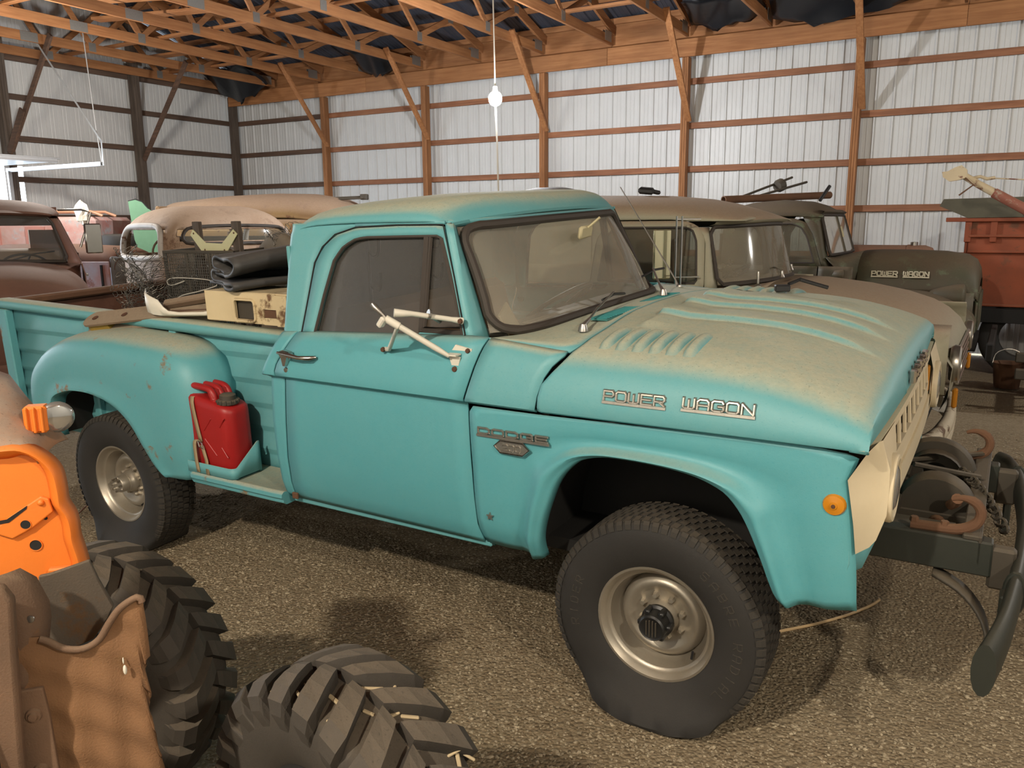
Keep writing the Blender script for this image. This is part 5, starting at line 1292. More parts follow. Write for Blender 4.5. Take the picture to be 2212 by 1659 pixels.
    b = MB(); b.box((p['wsb'][0]-.10, 0, belt_-.10), (.2, 2*w-.25, .22), ch=.04); b.build('dashboard', mat, root)
    b = MB(); b.box(((xr+xf)/2, 0, .60), (xf-xr, 2*w-.1, .05)); b.build('floor_pan', M_dark, root)

# 1. grey-green truck parked alongside
T2 = tag(empty('panel_truck', (0, 2.72, 0)), 'grey green dusty rounded truck parked beside the turquoise pickup', 'truck')
p2 = dict(mat=M_t2, w=.90, belt=1.375, xr=-2.9, xf=-.70, wt=.80, roof=(2.0, 1.83), door=(-1.62, -.80), cowl=-.42,
  wo=[(-1.62, 1.365), (-1.60, 1.70), (-1.54, 1.80), (-1.45, 1.82), (-.95, 1.82), (-.86, 1.79), (-.80, 1.70), (-.77, 1.365)],
  wi=[(-1.56, 1.40), (-1.54, 1.68), (-1.50, 1.755), (-1.44, 1.775), (-.94, 1.775), (-.885, 1.75), (-.855, 1.68), (-.825, 1.40)],
  wrear=[(1.36, -1.63), (1.70, -1.61), (1.83, -1.50)], wfront=[(1.36, -.765), (1.70, -.79), (1.80, -.87)],
  wsb=(-.70, .80, 1.39), wst=(-.80, .72, 1.775), bow=.26, bz=.02, visor=.055,
  roofst=[(-2.92, .97, 1.86), (-2.88, .99, 1.95), (-2.7, 1, 2.0), (-2.0, 1, 2.03), (-1.3, 1, 2.01), (-1.05, 1, 1.985), (-.90, .995, 1.955), (-.78, .98, 1.92), (-.68, .95, 1.885), (-.61, .90, 1.855), (-.57, .82, 1.838)],
  hood=[(-.42, .86, 1.19, 1.405), (-.2, .86, 1.18, 1.40), (.1, .86, 1.16, 1.365), (.35, .86, 1.13, 1.315), (.52, .85, 1.10, 1.26), (.62, .83, 1.06, 1.205), (.70, .80, 1.01, 1.13), (.745, .75, .96, 1.05), (.755, .70, .94, .98)], hp=3.2)
vintage(T2, p2)
for sg in (-1, 1):
    b = MB(); b.grid([[(x, sg*y, z) for x, z in ((-.45, zz), (-.1, zz), (.3, zz), (.58, zz), (.72, zz-.0))] for y, zz in ((.80, 1.20), (.90, 1.16), (.94, 1.08), (.945, .95), (.93, .80))])
    b.build('front_fender', M_t2, T2, smooth=50, solid=.012)
b = MB(); b.grid([[(x, y, z) for y in [-.93, -.80, -.4, 0, .4, .80, .93]] for x, z in ((.70, 1.03), (.75, .96), (.745, .90), (.74, .78), (.70, .70))]); b.build('front_panel', M_t2, T2, smooth=60)
for k in range(6):
    b = MB(); b.box((.762, 0, .80+k*.045), (.02, 1.0, .018), ch=.004); b.build('grille_bar', M_chromeB, T2)
for sg in (-1, 1):
    b = MB(); b.lathe([(.10, -.02), (.115, .0), (.112, .03), (.095, .04), (.09, .02), (.05, .035), (0, .04)], (.745, sg*.72, .96), (1, 0, 0), 26); b.build('headlight', M_chromeB, T2, smooth=50)
    b = MB(); b.box((.77, sg*.78, .76), (.03, .05, .12), ch=.01); b.build('parking_lamp', M_amber, T2)
M_bump = dusty('rusty_white_paint', (.62, .55, .42), (.52, .44, .32), dust=.3, rust=.22, rustcol=(.16, .075, .03), rough=.6)
b = MB(); rows = []
for q in smooth_curve([(.24, -1.06, .50), (.44, -1.06, .50), (.64, -.97, .50), (.74, -.72, .50), (.78, -.3, .50), (.785, 0, .50), (.78, .3, .50), (.74, .72, .50), (.64, .97, .50), (.39, 1.06, .50)], 40):
    rows.append([(q.x+a-.07, q.y*k, q.z+c-.085) for a, k, c in ((-.03, .97, .10), (.0, 1, .105), (.03, 1.02, .08), (.035, 1.025, .02), (.028, 1.02, .01), (.035, 1.025, 0), (.03, 1.02, -.08), (0, 1, -.10), (-.03, .97, -.095))])
b.grid(rows); b.build('front_bumper', M_bump, T2, smooth=50, solid=.008)
for x in (-.05, -2.9):
    for sg in (-1, 1): simple_wheel(T2, x, sg*.80, .40, sg)
b = MB(); b.box((-1.1, 0, .55), (3.4, 1.3, .1)); b.box((-.2, 0, .8), (1.0, 1.2, .5)); b.build('underbody', M_dark, T2)
for sg in (-1, 1):
    b = MB(); b.grid([[(x, sg*y, z) for x in (-3.6, -2.92)] for z, y in ((.6, .9), (1.0, .92), (1.375, .90), (1.83, .80))]); b.build('rear_panel', M_t2, T2, solid=.01)
    b = MB(); b.box((-2.26, sg*.84, 1.60), (1.26, .02, .46)); b.build('panel_side', M_t2, T2)
b = MB(); b.tube([(-.93, -1.0, 1.85), (-.93, -1.0, 1.39)], .007, 6); b.tube([(-.90, -.98, 1.85), (-.90, -.98, 1.39)], .007, 6)
for z in (1.83, 1.45): b.tube([(-.93, -1.0, z), (-.80, -.90, z)], .006, 6)
mt = b.build('mirror_arm', M_chrome, T2)
b = MB(); b.box((-1.02, -1.02, 1.60), (.02, .15, .33), (0, 0, R(-28)), ch=.008); b.build('mirror', plain('mirror_glass', (.75, .70, .45), .12, .8, .1), mt, smooth=30)
for x0, y0, z0 in ((-.36, -.45, 1.432), (-.47, .30, 1.44)):
    b = MB(); b.lathe([(0, .05), (.008, .045), (.01, .02), (.02, 0)], (x0, y0, z0), (0, 0, 1), 10); b.tube([(x0, y0, z0+.04), (x0-.10, y0+.18, z0+.06), (x0-.12, y0+.40, z0+.03)], .005, 6); b.build('wiper', M_steel, T2)
o = empty('hood_spike', (-.05, 2.05, 1.40)); tag(o, 'short threaded bolt standing on the grey green truck hood', 'bolt')
b = MB(); b.lathe([(0, 0), (.026, 0), (.026, .012), (.016, .02), (.009, .025), (.009, .09), (.006, .105), (0, .108)], (0, 0, 0), (0, 0, 1), 12); b.build('shaft', M_chromeB, o)
o.location = (-.465, 2.05, 1.375)
o = on_truck('black_clamp', (.06, .57, 1.418), 'small black plastic clamp lying near the far edge of the dusty turquoise hood', 'clamp', .4)
b = MB(); b.box((0, 0, .016), (.07, .045, .032), ch=.005); b.tube([(.03, 0, .035), (.09, .05, .05), (.22, .04, .01)], .009, 6); b.build('clamp_body', M_black, o)
o = empty('roof_vent', (-2.25, 2.40, 2.02)); tag(o, 'low dark domed vent sitting on the grey green truck roof', 'vent')
b = MB(); sup(b, [(-.26, .12, 0, .01), (-.24, .20, .0, .05), (-.1, .22, 0, .075), (.1, .22, 0, .075), (.22, .20, 0, .05), (.26, .14, 0, .01)]); b.box((0, 0, .006), (.56, .46, .02)); b.build('vent_cover', M_greasy, o, smooth=50)
o = empty('black_rag', (-1.47, 2.5, 2.02)); tag(o, 'small black rubber scrap on the grey green truck roof', 'rag')
b = MB(); b.box((0, 0, .03), (.12, .10, .05), (.1, .1, .3), ch=.015); b.box((.06, .03, .02), (.08, .05, .03), (0, .2, .8), ch=.01); b.build('scrap', M_black, o)

# 2. dark green truck with the round hood
T3 = tag(empty('army_truck', (0, 5.95, 0)), 'dark olive round hooded old truck with pipes on its roof', 'truck')
p3 = dict(mat=M_t3, w=.80, belt=1.36, xr=-1.72, xf=-.60, wt=.70, roof=(2.03, 1.86), door=(-1.42, -.70), cowl=-.36,
  wo=[(-1.42, 1.35), (-1.40, 1.70), (-1.33, 1.81), (-1.2, 1.84), (-.98, 1.84), (-.86, 1.80), (-.78, 1.68), (-.66, 1.35)],
  wi=[(-1.34, 1.39), (-1.33, 1.66), (-1.27, 1.755), (-1.17, 1.785), (-.99, 1.785), (-.90, 1.75), (-.83, 1.65), (-.735, 1.39)],
  wrear=[(1.35, -1.43), (1.70, -1.41), (1.86, -1.26)], wfront=[(1.35, -.655), (1.68, -.775), (1.86, -.90)],
  wsb=(-.60, .70, 1.47), wst=(-.72, .62, 1.87), bow=.03, bz=.0, visor=.03, split=True,
  roofst=[(-1.76, .93, 1.84), (-1.74, .97, 1.92), (-1.66, .99, 1.98), (-1.5, 1, 2.02), (-1.2, 1, 2.04), (-.95, 1, 2.02), (-.82, .98, 1.98), (-.74, .95, 1.93), (-.70, .92, 1.90)],
  hood=[(-.36, .56, 1.10, 1.50), (-.2, .53, 1.10, 1.51), (.1, .50, 1.10, 1.51), (.4, .47, 1.10, 1.50), (.6, .45, 1.10, 1.47), (.68, .44, 1.08, 1.42), (.72, .42, 1.05, 1.34), (.735, .40, 1.02, 1.24)], hp=3.0, rp=2.6)
vintage(T3, p3)
for sg in (-1, 1):
    b = MB(); b.grid([[(x, sg*y, z) for x in (-.36, .1, .5, .70)] for y, z in ((.54, 1.12), (.535, .9), (.53, .7))]); hsd = b.build('hood_side', M_t3, T3, solid=.01)
    for k in range(3):
        for x0, x1 in ((-.02, .22), (.26, .46)):
            b = MB(); b.box(((x0+x1)/2, sg*.545, 1.19-k*.055-.08), (x1-x0, .02, .022), ch=.006); b.build('louver', M_t3, hsd)
    b = MB(); rows = []
    for q in smooth_curve([(-.55, 0, .78), (-.40, 0, .98), (-.18, 0, 1.085), (.05, 0, 1.115), (.30, 0, 1.10), (.52, 0, 1.03), (.68, 0, .93), (.74, 0, .84)], 24):
        rows.append([(q.x, sg*y, q.z+dz) for y, dz in ((.50, .02), (.62, .02), (.74, .005), (.80, -.03), (.815, -.07), (.80, -.075), (.60, -.03))])
    b.grid(rows); b.build('front_fender', M_t3, T3, smooth=50)
    b = MB(); b.lathe([(0, -.30), (.05, -.28), (.085, -.2), (.115, -.08), (.125, 0), (.115, .015), (.08, .03), (0, .035)], (.60, sg*.50, 1.08), (1, 0, 0), 24); b.build('headlight', M_t3, T3, smooth=60)
    b = MB(); b.lathe([(0, -.10), (.04, -.08), (.055, 0), (.05, .01), (0, .02)], (-.45, sg*.80, 1.28), (1, sg*-.1, 0), 16); b.build('marker_lamp', M_t3, T3, smooth=60)
b = MB(); b.box((.72, 0, .92), (.03, .80, .42), ch=.02)
b.build('grille_shell', M_t3, T3)
for k in range(9):
    b = MB(); b.box((.742, -.32+k*.08, .92), (.02, .02, .36), ch=.004); b.build('grille_bar', M_t3, T3)
ht = lambda x, z, d: (x, -(.53-.02*max(0, x)+d), z)
M_lt = plain('cream_badge', (.62, .58, .45), .5, 0, .1)
for wd, x0, x1 in (('POWER', -.215, .03), ('WAGON', .075, .31)):
    n = 5; pitch = (x1-x0)/n
    for i, ch in enumerate(wd): letter(ch, lambda u, v, d, ox=x0+i*pitch: (ox+u, -(.556-.045*(ox+u+.2)+d), 1.270+v), pitch*.74, .040, .011, .012, mat=M_lt, parent=T3, base=(-pitch*.13, pitch*.87, -.018, -.006))
for x in (.02, -2.6):
    for sg in (-1, 1): simple_wheel(T3, x, sg*.68, .42, sg, M_t3)
b = MB(); b.box((-1.0, 0, .60), (3.5, .8, .12)); b.box((.88, 0, .60), (.06, 1.7, .16), ch=.01); b.build('chassis', M_dark, T3)
b = MB(); b.box((-2.7, 0, .95), (1.8, 1.5, .04)); 
for sg in (-1, 1): b.box((-2.7, sg*.75, 1.15), (1.8, .04, .45), ch=.01)
b.box((-1.82, 0, 1.15), (.04, 1.5, .45)); b.build('cargo_bed', M_t3, T3)
b = MB(); b.box((-.545, -.42, 1.70), (.006, .06, .11), (0, R(-16), 0)); b.build('paper_tag', M_wcream, T3)
# pipes and frame on its roof
def pipe(name, p0, p1, r, mat, label, cat='pipe', group=None, hollow=True):
    b = MB(); v0, v1 = Vector(p0), Vector(p1)
    if hollow:
        ax = (v1-v0); L = ax.length; b.lathe([(r*.75, 0), (r, 0), (r, L), (r*.75, L)], v0, ax, 14, closed=True)
    else: b.tube([v0, v1], r, 8)
    o = b.build(name, mat, None, smooth=50); return tag(o, label, cat, group)
pipe('rusty_pipe', (-1.78, 5.45, 2.045), (-.95, 6.9, 2.11), .042, M_rust, 'thick rusty open pipe lying across the dark olive truck roof')
pipe('thin_bar', (-1.70, 5.9, 2.09), (-1.35, 6.7, 2.32), .014, M_greasy, 'thin black bar slanting up behind the dark olive cab, the upper one', group=None, hollow=False)
pipe('thin_bar', (-1.62, 5.85, 2.06), (-1.18, 6.7, 2.26), .014, M_greasy, 'thin black bar slanting up behind the dark olive cab, the lower one with a stub', group=None, hollow=False)
pipe('flat_bar', (-.80, 5.6, 2.02), (-.74, 5.75, 2.17), .018, M_black, 'short black bar standing up at the front of the dark olive roof', hollow=False)
o = empty('coupling', (-1.42, 6.42, 2.22)); tag(o, 'round rusted coupling clamped on the thin slanting bars', 'coupling'); b = MB(); b.lathe([(.0, -.05), (.06, -.05), (.075, -.02), (.075, .03), (.05, .05), (0, .05)], (0, 0, 0), (.4, .85, .3), 14); b.build('ring', M_greasy, o)

# 3. red tank, rust-red box body, crane boom, clutter
TK = tag(empty('red_tank', (-.33, 7.25, 0)), 'dusty red horizontal cylinder tank behind the dark olive hood', 'tank')
M_tank = dusty('dusty_red_tank', (.30, .07, .05), (.24, .06, .04), dust=.85, lo=.2, dustcol=(.34, .22, .15), rough=.6, side=.3)
b = MB(); b.lathe([(0, -.64), (.10, -.63), (.19, -.58), (.22, -.50), (.22, .42), (.19, .50), (.10, .54), (0, .55)], (0, 0, 1.30), (1, 0, 0), 32); b.build('tank_shell', M_tank, TK, smooth=50)
for x in (-.45, .25):
    b = MB(); b.lathe([(.220, -.02), (.226, -.02), (.226, .02), (.220, .02)], (x, 0, 1.30), (1, 0, 0), 32, closed=True); b.build('tank_band', M_tank, TK); b = MB(); b.box((x, 0, .55), (.08, .3, 1.08)); b.build('tank_stand', M_greasy, TK)
b = MB(); b.lathe([(0, .05), (.04, .045), (.04, 0)], (.30, 0, 1.51), (0, 0, 1), 12); b.build('filler_cap', M_steel, TK)
BX = tag(empty('dump_box', (.46, 7.6, 0)), 'rust red steel truck box with grey boards on top at the barn wall', 'truck box')
M_redbox = dusty('rust_red_box', (.30, .062, .02), (.20, .045, .016), dust=.6, lo=.4, dustcol=(.26, .16, .10), rough=.7, rust=.18, rustcol=(.2, .07, .03), side=.1)
def bxp(name, c, d, mat=M_redbox, rot=None, ch=.006): b = MB(); b.box(c, d, rot, ch); return b.build(name, mat, BX)
bxp('side_panel', (1.55, 0, 1.30), (3.0, .03, 1.00))
for z in (.82, 1.44, 1.62, 1.80): bxp('horizontal_rib', (1.55, -.035, z), (3.0, .05, .028))
for x in (.04, .30, .78, 1.5): bxp('upright', (x, -.03, 1.68), (.07, .05, .26))
bxp('end_panel', (.03, .55, 1.30), (.03, 1.1, 1.0)); bxp('top_rail', (1.4, -.03, 1.81), (3.2, .09, .05))
b = MB(); b.prism([(-.24, 2.05), (3.0, 2.09), (3.0, 1.86), (.02, 1.83), (-.28, 1.97)], lambda x, z, d: (x, d, z), -.09, -.05); b.build('top_board', M_darkgreen if False else dusty('grey_green_board', (.11, .10, .065), (.07, .065, .045), dust=.5, dustcol=(.22, .19, .13), rough=.8), BX)
bxp('board_cleat', (.62, -.10, 1.96), (.05, .03, .24), M_greasy)
for x in (.7, 2.0):
    b = MB(); tyre_mesh(b, (x, .15, .44), 1, .46, .13, .004, 36); b.build('wheel', M_rubber, BX, smooth=45)
bxp('chassis', (1.5, .3, .70), (2.8, .8, .16), M_dark)
CR = tag(empty('crane_boom', (.36, 6.0, 0)), 'rusty cream and red crane boom slanting over the rust red box', 'crane')
M_boom = dusty('boom_paint', (.60, .50, .33), (.5, .40, .26), dust=.2, rust=.42, rustcol=(.22, .06, .035), rough=.6)
M_boomr = dusty('boom_red', (.24, .055, .035), (.30, .12, .08), dust=.2, rust=.2, rustcol=(.5, .4, .3), rough=.6)
b = MB(); b.tube([(.14, 0, 2.235), (.26, 0, 2.155), (.42, 0, 2.06)], [.034, .036, .040], 14); b.build('boom_tip', M_boom, CR, smooth=60)
b = MB(); b.tube([(.40, 0, 2.07), (1.5, 0, 1.42), (2.6, 0, .75)], [.048, .055, .06], 14); b.build('boom_tube', M_boomr, CR, smooth=60)
for y in (-.035, .035):
    b = MB(); b.prism([(-.07, 2.285), (-.06, 2.235), (.0, 2.19), (.08, 2.20), (.16, 2.22), (.15, 2.30), (.10, 2.345), (.04, 2.325), (-.02, 2.29)], lambda x, z, d: (x, y+d, z), -.006, .006); b.build('sheave_plate', M_boom, CR, smooth=0)
b = MB(); b.lathe([(.0, -.02), (.055, -.02), (.045, 0), (.055, .02), (0, .02)], (.09, 0, 2.28), (0, 1, 0), 20); b.build('sheave', M_rust, CR)
b = MB(); b.tube([(.14, -.05, 2.22), (.22, -.05, 2.15), (.10, -.05, 2.05)], .008, 6); b.build('pin', M_rust, CR)
b = MB(); b.tube([(.20, 0, 2.215), (.27, 0, 2.23), (.33, 0, 2.205), (.40, 0, 2.215)], .016, 8); b.tube([(.38, 0, 2.21), (.9, 0, 2.165), (1.6, 0, 2.11)], .006, 6); b.build('cable_hook', M_boom, CR)
b = MB(); b.box((2.6, 0, .5), (.5, .5, 1.0), ch=.03); b.build('crane_base', M_greasy, CR)
CL = tag(empty('trailer_frame', (1.50, 5.7, 0)), 'dark greasy trailer frame with pipes on the floor before the rust red box', 'trailer frame')
for c, d in (((.3, .5, .42), (1.4, .08, .10)), ((.3, -.2, .36), (1.4, .08, .10)), ((-.1, .1, .40), (.08, .9, .10)), ((.5, .1, .52), (.5, .5, .2))):
    b = MB(); b.box(c, d, ch=.01); b.build('frame_beam', M_greasy, CL)
for p0, p1 in (((-.2, -.3, .5), (.7, .3, .62)), ((.0, -.4, .62), (.9, -.2, .60)), ((.2, .2, .7), (.8, .6, .68))):
    b = MB(); b.tube([p0, p1], .018, 8); b.build('pipe', M_greasy, CL)
for x in (.1, .75):
    b = MB(); tyre_mesh(b, (x, .75, .30), 1, .30, .09, .003, 30); b.build('wheel', M_rubber, CL, smooth=45)
BK = tag(empty('rusty_bucket', (1.05, 6.7, 0)), 'rusty metal bucket on the floor in the dark corner', 'bucket')
b = MB(); b.lathe([(0, .01), (.12, .01), (.15, .28), (.157, .285), (.148, .275), (.118, .03), (0, .03)], (0, 0, 0), (0, 0, 1), 24); b.build('bucket_body', M_rust, BK, smooth=50)
b = MB(); b.tube([tuple(p) for p in smooth_curve([(-.15, 0, .27), (-.12, .02, .38), (0, .03, .43), (.12, .02, .38), (.15, 0, .27)], 16)], .005, 6); b.build('bail', M_steel, BK)

# 4. rusty brown truck nose behind the tailgate
T4 = tag(empty('rusty_truck', (-7.34, .45, 0), (0, 0, R(-30))), 'rusty brown rounded truck facing out from behind the tailgate', 'truck')
p4 = dict(mat=M_rustbrown, glass=glassy('clear_old_windshield', (.85, .86, .86), .12, (.5, .48, .45)), w=.88, belt=1.46, xr=-1.25, xf=.05, wt=.70, roof=(2.08, 1.94), door=(-1.05, -.12), cowl=.12,
  wo=[(-1.05, 1.45), (-1.03, 1.80), (-.96, 1.90), (-.85, 1.93), (-.42, 1.93), (-.34, 1.90), (-.28, 1.80), (-.10, 1.45)],
  wi=[(-.99, 1.49), (-.97, 1.78), (-.93, 1.85), (-.85, 1.88), (-.42, 1.88), (-.38, 1.86), (-.33, 1.79), (-.17, 1.49)],
  wrear=[(1.45, -1.06), (1.8, -1.04), (1.94, -.9)], wfront=[(1.45, -.095), (1.8, -.275), (1.94, -.4)],
  wsb=(.0, .74, 1.48), wst=(-.24, .62, 1.90), bow=.08, bz=.02, visor=.05,
  roofst=[(-1.28, .95, 1.95), (-1.24, .98, 2.02), (-1.1, 1, 2.07), (-.8, 1, 2.10), (-.5, 1, 2.085), (-.36, .99, 2.06), (-.26, .97, 2.02), (-.18, .93, 1.975), (-.14, .90, 1.955)],
  hood=[(.12, .80, 1.30, 1.50), (.3, .84, 1.28, 1.505), (.6, .88, 1.24, 1.495), (.9, .91, 1.18, 1.46), (1.1, .92, 1.13, 1.41), (1.22, .91, 1.08, 1.35), (1.29, .88, 1.03, 1.27), (1.32, .84, .98, 1.18)], hp=3.0)
vintage(T4, p4)
b = MB(); b.grid([[(x, y, z) for y in (-.93, -.8, -.4, 0, .4, .8, .93)] for x, z in ((1.30, 1.12), (1.33, 1.0), (1.33, .8), (1.30, .65))]); b.build('front_panel', M_rustbrown, T4, smooth=60)
for sg in (-1, 1):
    b = MB(); b.grid([[(x, sg*y, z) for x in (-.12, .3, .8, 1.2, 1.30)] for y, z in ((.84, 1.28), (.93, 1.15), (.95, .95), (.93, .7))]); b.build('front_fender', M_rustbrown, T4, smooth=50)
    b = MB(); b.lathe([(.10, -.02), (.118, .0), (.115, .035), (.095, .045), (.088, .02), (.05, .04), (0, .045)], (1.325, sg*.68, 1.0), (1, 0, 0), 26); b.build('headlight', M_chromeB, T4, smooth=50)
    b = MB(); b.tube([(.10, sg*.86, 1.62), (.08, sg*.98, 1.95), (.02, sg*.90, 1.98), (-.25, sg*.70, 1.98)], .011, 8); ma = b.build('mirror_arm', M_steel, T4, smooth=50)
    b = MB(); b.box((.09, sg*.98, 1.70), (.03, .16, .29), (0, 0, R(18*sg)), ch=.012); b.build('mirror', M_chrome, ma, smooth=40)
    for x in (.75, -.85): simple_wheel(T4, x, sg*.78, .40, sg)
b = MB(); b.lathe([(.06, -.14), (.10, -.12), (.115, .0), (.11, .03), (.09, .04), (.06, .03), (0, .035)], (1.42, -.10, 1.02), (1, 0, 0), 26); b.build('spot_lamp', M_chromeB, T4, smooth=50)
for y in (-.35, .25):
    b = MB(); b.tube([(.06, y, 1.50), (.0, y+.2, 1.56), (-.03, y+.38, 1.58)], .007, 6); b.build('wiper', M_black, T4)
b = MB(); b.box((.1, 0, .55), (2.6, .9, .12)); b.box((1.46, 0, .62), (.07, 1.8, .17), ch=.02); b.build('chassis', M_rustbrown, T4)
# ------------------------------------------------------------------ vehicles crowded in the far corner of the barn
M_sed = dusty('peeling_tan_paint', (.40, .30, .22), (.24, .14, .085), dust=.9, lo=.35, dustcol=(.46, .33, .23), rough=.65, rust=.35, rustcol=(.16, .075, .04), side=.2)
M_sedw = dusty('chalky_white_paint', (.55, .52, .50), (.42, .38, .34), dust=.2, rough=.6, rust=.1)
SD = tag(empty('old_coupe', (-7.18, 2.92, 0), (0, 0, R(168))), 'tan peeling old cab with a wide split rear window', 'car')
def holes_shell(name, mat, parent, rows, skip, closed_u=False):
    b = MB(); n = len(rows[0]); b.v = [tuple(p) for r in rows for p in r]
    for i in range(len(rows)-1):
        for j in range(n-1):
            if not skip(i, j): b.f.append((i*n+j, i*n+j+1, (i+1)*n+j+1, (i+1)*n+j))
    return b.build(name, mat, parent, smooth=60, solid=.015)
def ring(z):
    """cab outline (x,y) at height z, x forward; rounded box that pulls in towards the roof"""
    k = 1.0 if z < 1.45 else max(.02, 1-((z-1.45)/.585)**3.2)**.5
    hx, hy = .78*(.35+.65*k) if z > 1.45 else .78, .80*(.30+.70*k) if z > 1.45 else .80
    pts = []
    for i in range(73):
        a = 2*PI*i/72; c, s = math.cos(a), math.sin(a); e = .42
        pts.append((hx*math.copysign(abs(c)**e, c), hy*math.copysign(abs(s)**e, s), z))
    return pts
ZS = [.55, .8, 1.0, 1.2, 1.35, 1.43, 1.47, 1.50, 1.55, 1.60, 1.65, 1.70, 1.74, 1.78, 1.82, 1.86, 1.90, 1.94, 1.97, 2.0, 2.02, 2.03, 2.034]
RW = [ring(z) for z in ZS]
def sk(i, j):
    x, y, z = [sum(RW[a][c][k] for a in (i, i+1) for c in (j, j+1))/4 for k in range(3)]
    rear = x < -.45 and abs(y) < .66 and 1.63 < z < 1.80 and abs(y) > .0
    side = abs(y) > .45 and -.50 < x < .52 and 1.47 < z < 1.80
    front = x > .45 and abs(y) < .62 and 1.50 < z < 1.83
    return rear or side or front
holes_shell('cab_shell', M_sed, SD, RW, sk)
b = MB(); top = RW[-1]; b.add([(x, y, z) for x, y, z in top[:-1]], [tuple(range(72))]); b.build('roof_cap', M_sed, SD)
def on_ring(z, side_pts):
    return side_pts
def sec_x(y, z, sgn):  # x on the shell for given y
    k = 1.0 if z < 1.45 else max(.02, 1-((z-1.45)/.585)**3.2)**.5
    hx, hy = (.78*(.35+.65*k), .80*(.30+.70*k)) if z > 1.45 else (.78, .80)
    return sgn*hx*max(0, 1-(abs(y)/hy)**(2/.42))**(.42/2)
def sec_y(x, z, sgn):
    k = 1.0 if z < 1.45 else max(.02, 1-((z-1.45)/.585)**3.2)**.5
    hx, hy = (.78*(.35+.65*k), .80*(.30+.70*k)) if z > 1.45 else (.78, .80)
    return sgn*hy*max(0, 1-(abs(x)/hx)**(2/.42))**(.42/2)
fr = smooth_curve([(0, y, z) for y, z in ((-.62, 1.66), (-.60, 1.75), (-.48, 1.80), (0, 1.815), (.48, 1.80), (.60, 1.75), (.62, 1.66), (.52, 1.625), (0, 1.62), (-.52, 1.625), (-.62, 1.66))], 60)
b = MB(); b.tube([(sec_x(p.y, p.z, -1)-.006, p.y, p.z) for p in fr], .020, 6); b.tube([(sec_x(0, 1.62, -1)-.01, -.02, 1.62), (sec_x(0, 1.81, -1)-.01, .02, 1.81)], .016, 6); b.build('rear_window_frame', M_seal, SD, smooth=60)
b = MB(); b.grid([[(sec_x(y, z, -1)+.012, y, z) for y in [-.62+1.24*i/12 for i in range(13)]] for z in (1.62, 1.72, 1.81)]); b.build('rear_glass', M_dglass, SD, smooth=60)
for sg in (-1, 1):
    fr = smooth_curve([(x, 0, z) for x, z in ((-.50, 1.48), (-.49, 1.68), (-.42, 1.78), (-.25, 1.815), (.25, 1.815), (.42, 1.78), (.51, 1.66), (.53, 1.48), (0, 1.46), (-.50, 1.48))], 60)
    b = MB(); b.tube([(p.x, sec_y(p.x, p.z, sg)+sg*.004, p.z) for p in fr], .035, 8); b.build('door_frame', M_sedw, SD, smooth=60)
b = MB(); b.box((-.35, 0, 1.2), (.15, 1.3, .55), ch=.05); b.tube([(.25+.02*math.cos(a), .35+.2*math.cos(a), 1.5+.19*math.sin(a)) for a in [2*PI*i/24 for i in range(24)]], .012, 6, closed=True); b.build('seat_and_wheel', M_brown, SD, smooth=50)
b = MB(); b.box((0, 0, .48), (1.3, 1.2, .12)); b.build('chassis', M_dark, SD)
for x in (-.45, .5):
    for sg in (-1, 1): simple_wheel(SD, x, sg*.66, .38, sg)
# long rounded body behind
LB = tag(empty('long_van', (-8.735, 5.03, 0), (0, 0, R(22))), 'long dusty brown van with a rounded roof against the corner', 'van')
M_lv = dusty('dusty_bronze_paint', (.30, .19, .07), (.20, .11, .05), dust=.85, lo=.45, hi=.95, dustcol=(.50, .36, .26), rough=.32, rust=.12, metal=.25, side=.12)
b = MB(); sup(b, [(-1.0, .80, 1.80, 2.08), (-.97, .83, 1.83, 2.13), (-.3, .85, 1.87, 2.20), (.4, .85, 1.88, 2.225), (.9, .84, 1.87, 2.21), (1.25, .80, 1.83, 2.15), (1.45, .72, 1.78, 2.06), (1.56, .60, 1.72, 1.94), (1.60, .5, 1.68, 1.85)], N=36, p=2.3, q=.6); b.build('roof', M_lv, LB, smooth=60, solid=.012)
for sg in (-1, 1):
    b = MB(); b.grid([[(x, sg*(y-.04*(abs(x)/1.7)**4*3), z) for x in (-.96, -.6, 0, .6, 1.1, 1.5)] for y, z in ((.86, .55), (.90, .95), (.90, 1.35), (.86, 1.70), (.83, 1.86))]); sd_ = b.build('side_panel', M_lv, LB, smooth=60, solid=.01)
    for x0 in (-.3, .7):
        b = MB(); b.box((x0, sg*.892, 1.52), (.72, .012, .24), ch=.004); b.build('side_window', M_dark, sd_)
b = MB(); b.box((-.95, 0, 1.3), (.06, 1.6, 1.5), ch=.02); b.box((1.52, 0, 1.15), (.06, 1.5, 1.2), ch=.02); b.build('end_panel', M_lv, LB)
b = MB(); sup(b, [(1.50, .70, 1.72, 1.83), (1.62, .68, 1.715, 1.80), (1.72, .60, 1.705, 1.75)], p=4, q=.5); b.build('windshield_visor', M_lv, LB, smooth=50, solid=.01)
for x in (-.5, 1.1):
    for sg in (-1, 1): simple_wheel(LB, x, sg*.8, .36, sg)
o = empty('thin_rods', (-6.35, 4.75, 2.19), (0, 0, R(20))); tag(o, 'thin dark rods lying on the brown van roof end', 'rods')
for y, dz in ((-.04, 0), (.03, .012), (.09, .03)):
    b = MB(); b.tube([(-.4, y, .01+dz), (.30, y+.03, .03+dz)], .012, 6); b.build('rod', M_greasy, o)
b = MB(); b.box((.30, .04, .05), (.10, .10, .08), ch=.01); b.build('end_block', M_greasy, o)
o.location = (-7.3, 5.4, 2.15)
LB.scale = (1.1, 1.1, 1.02)
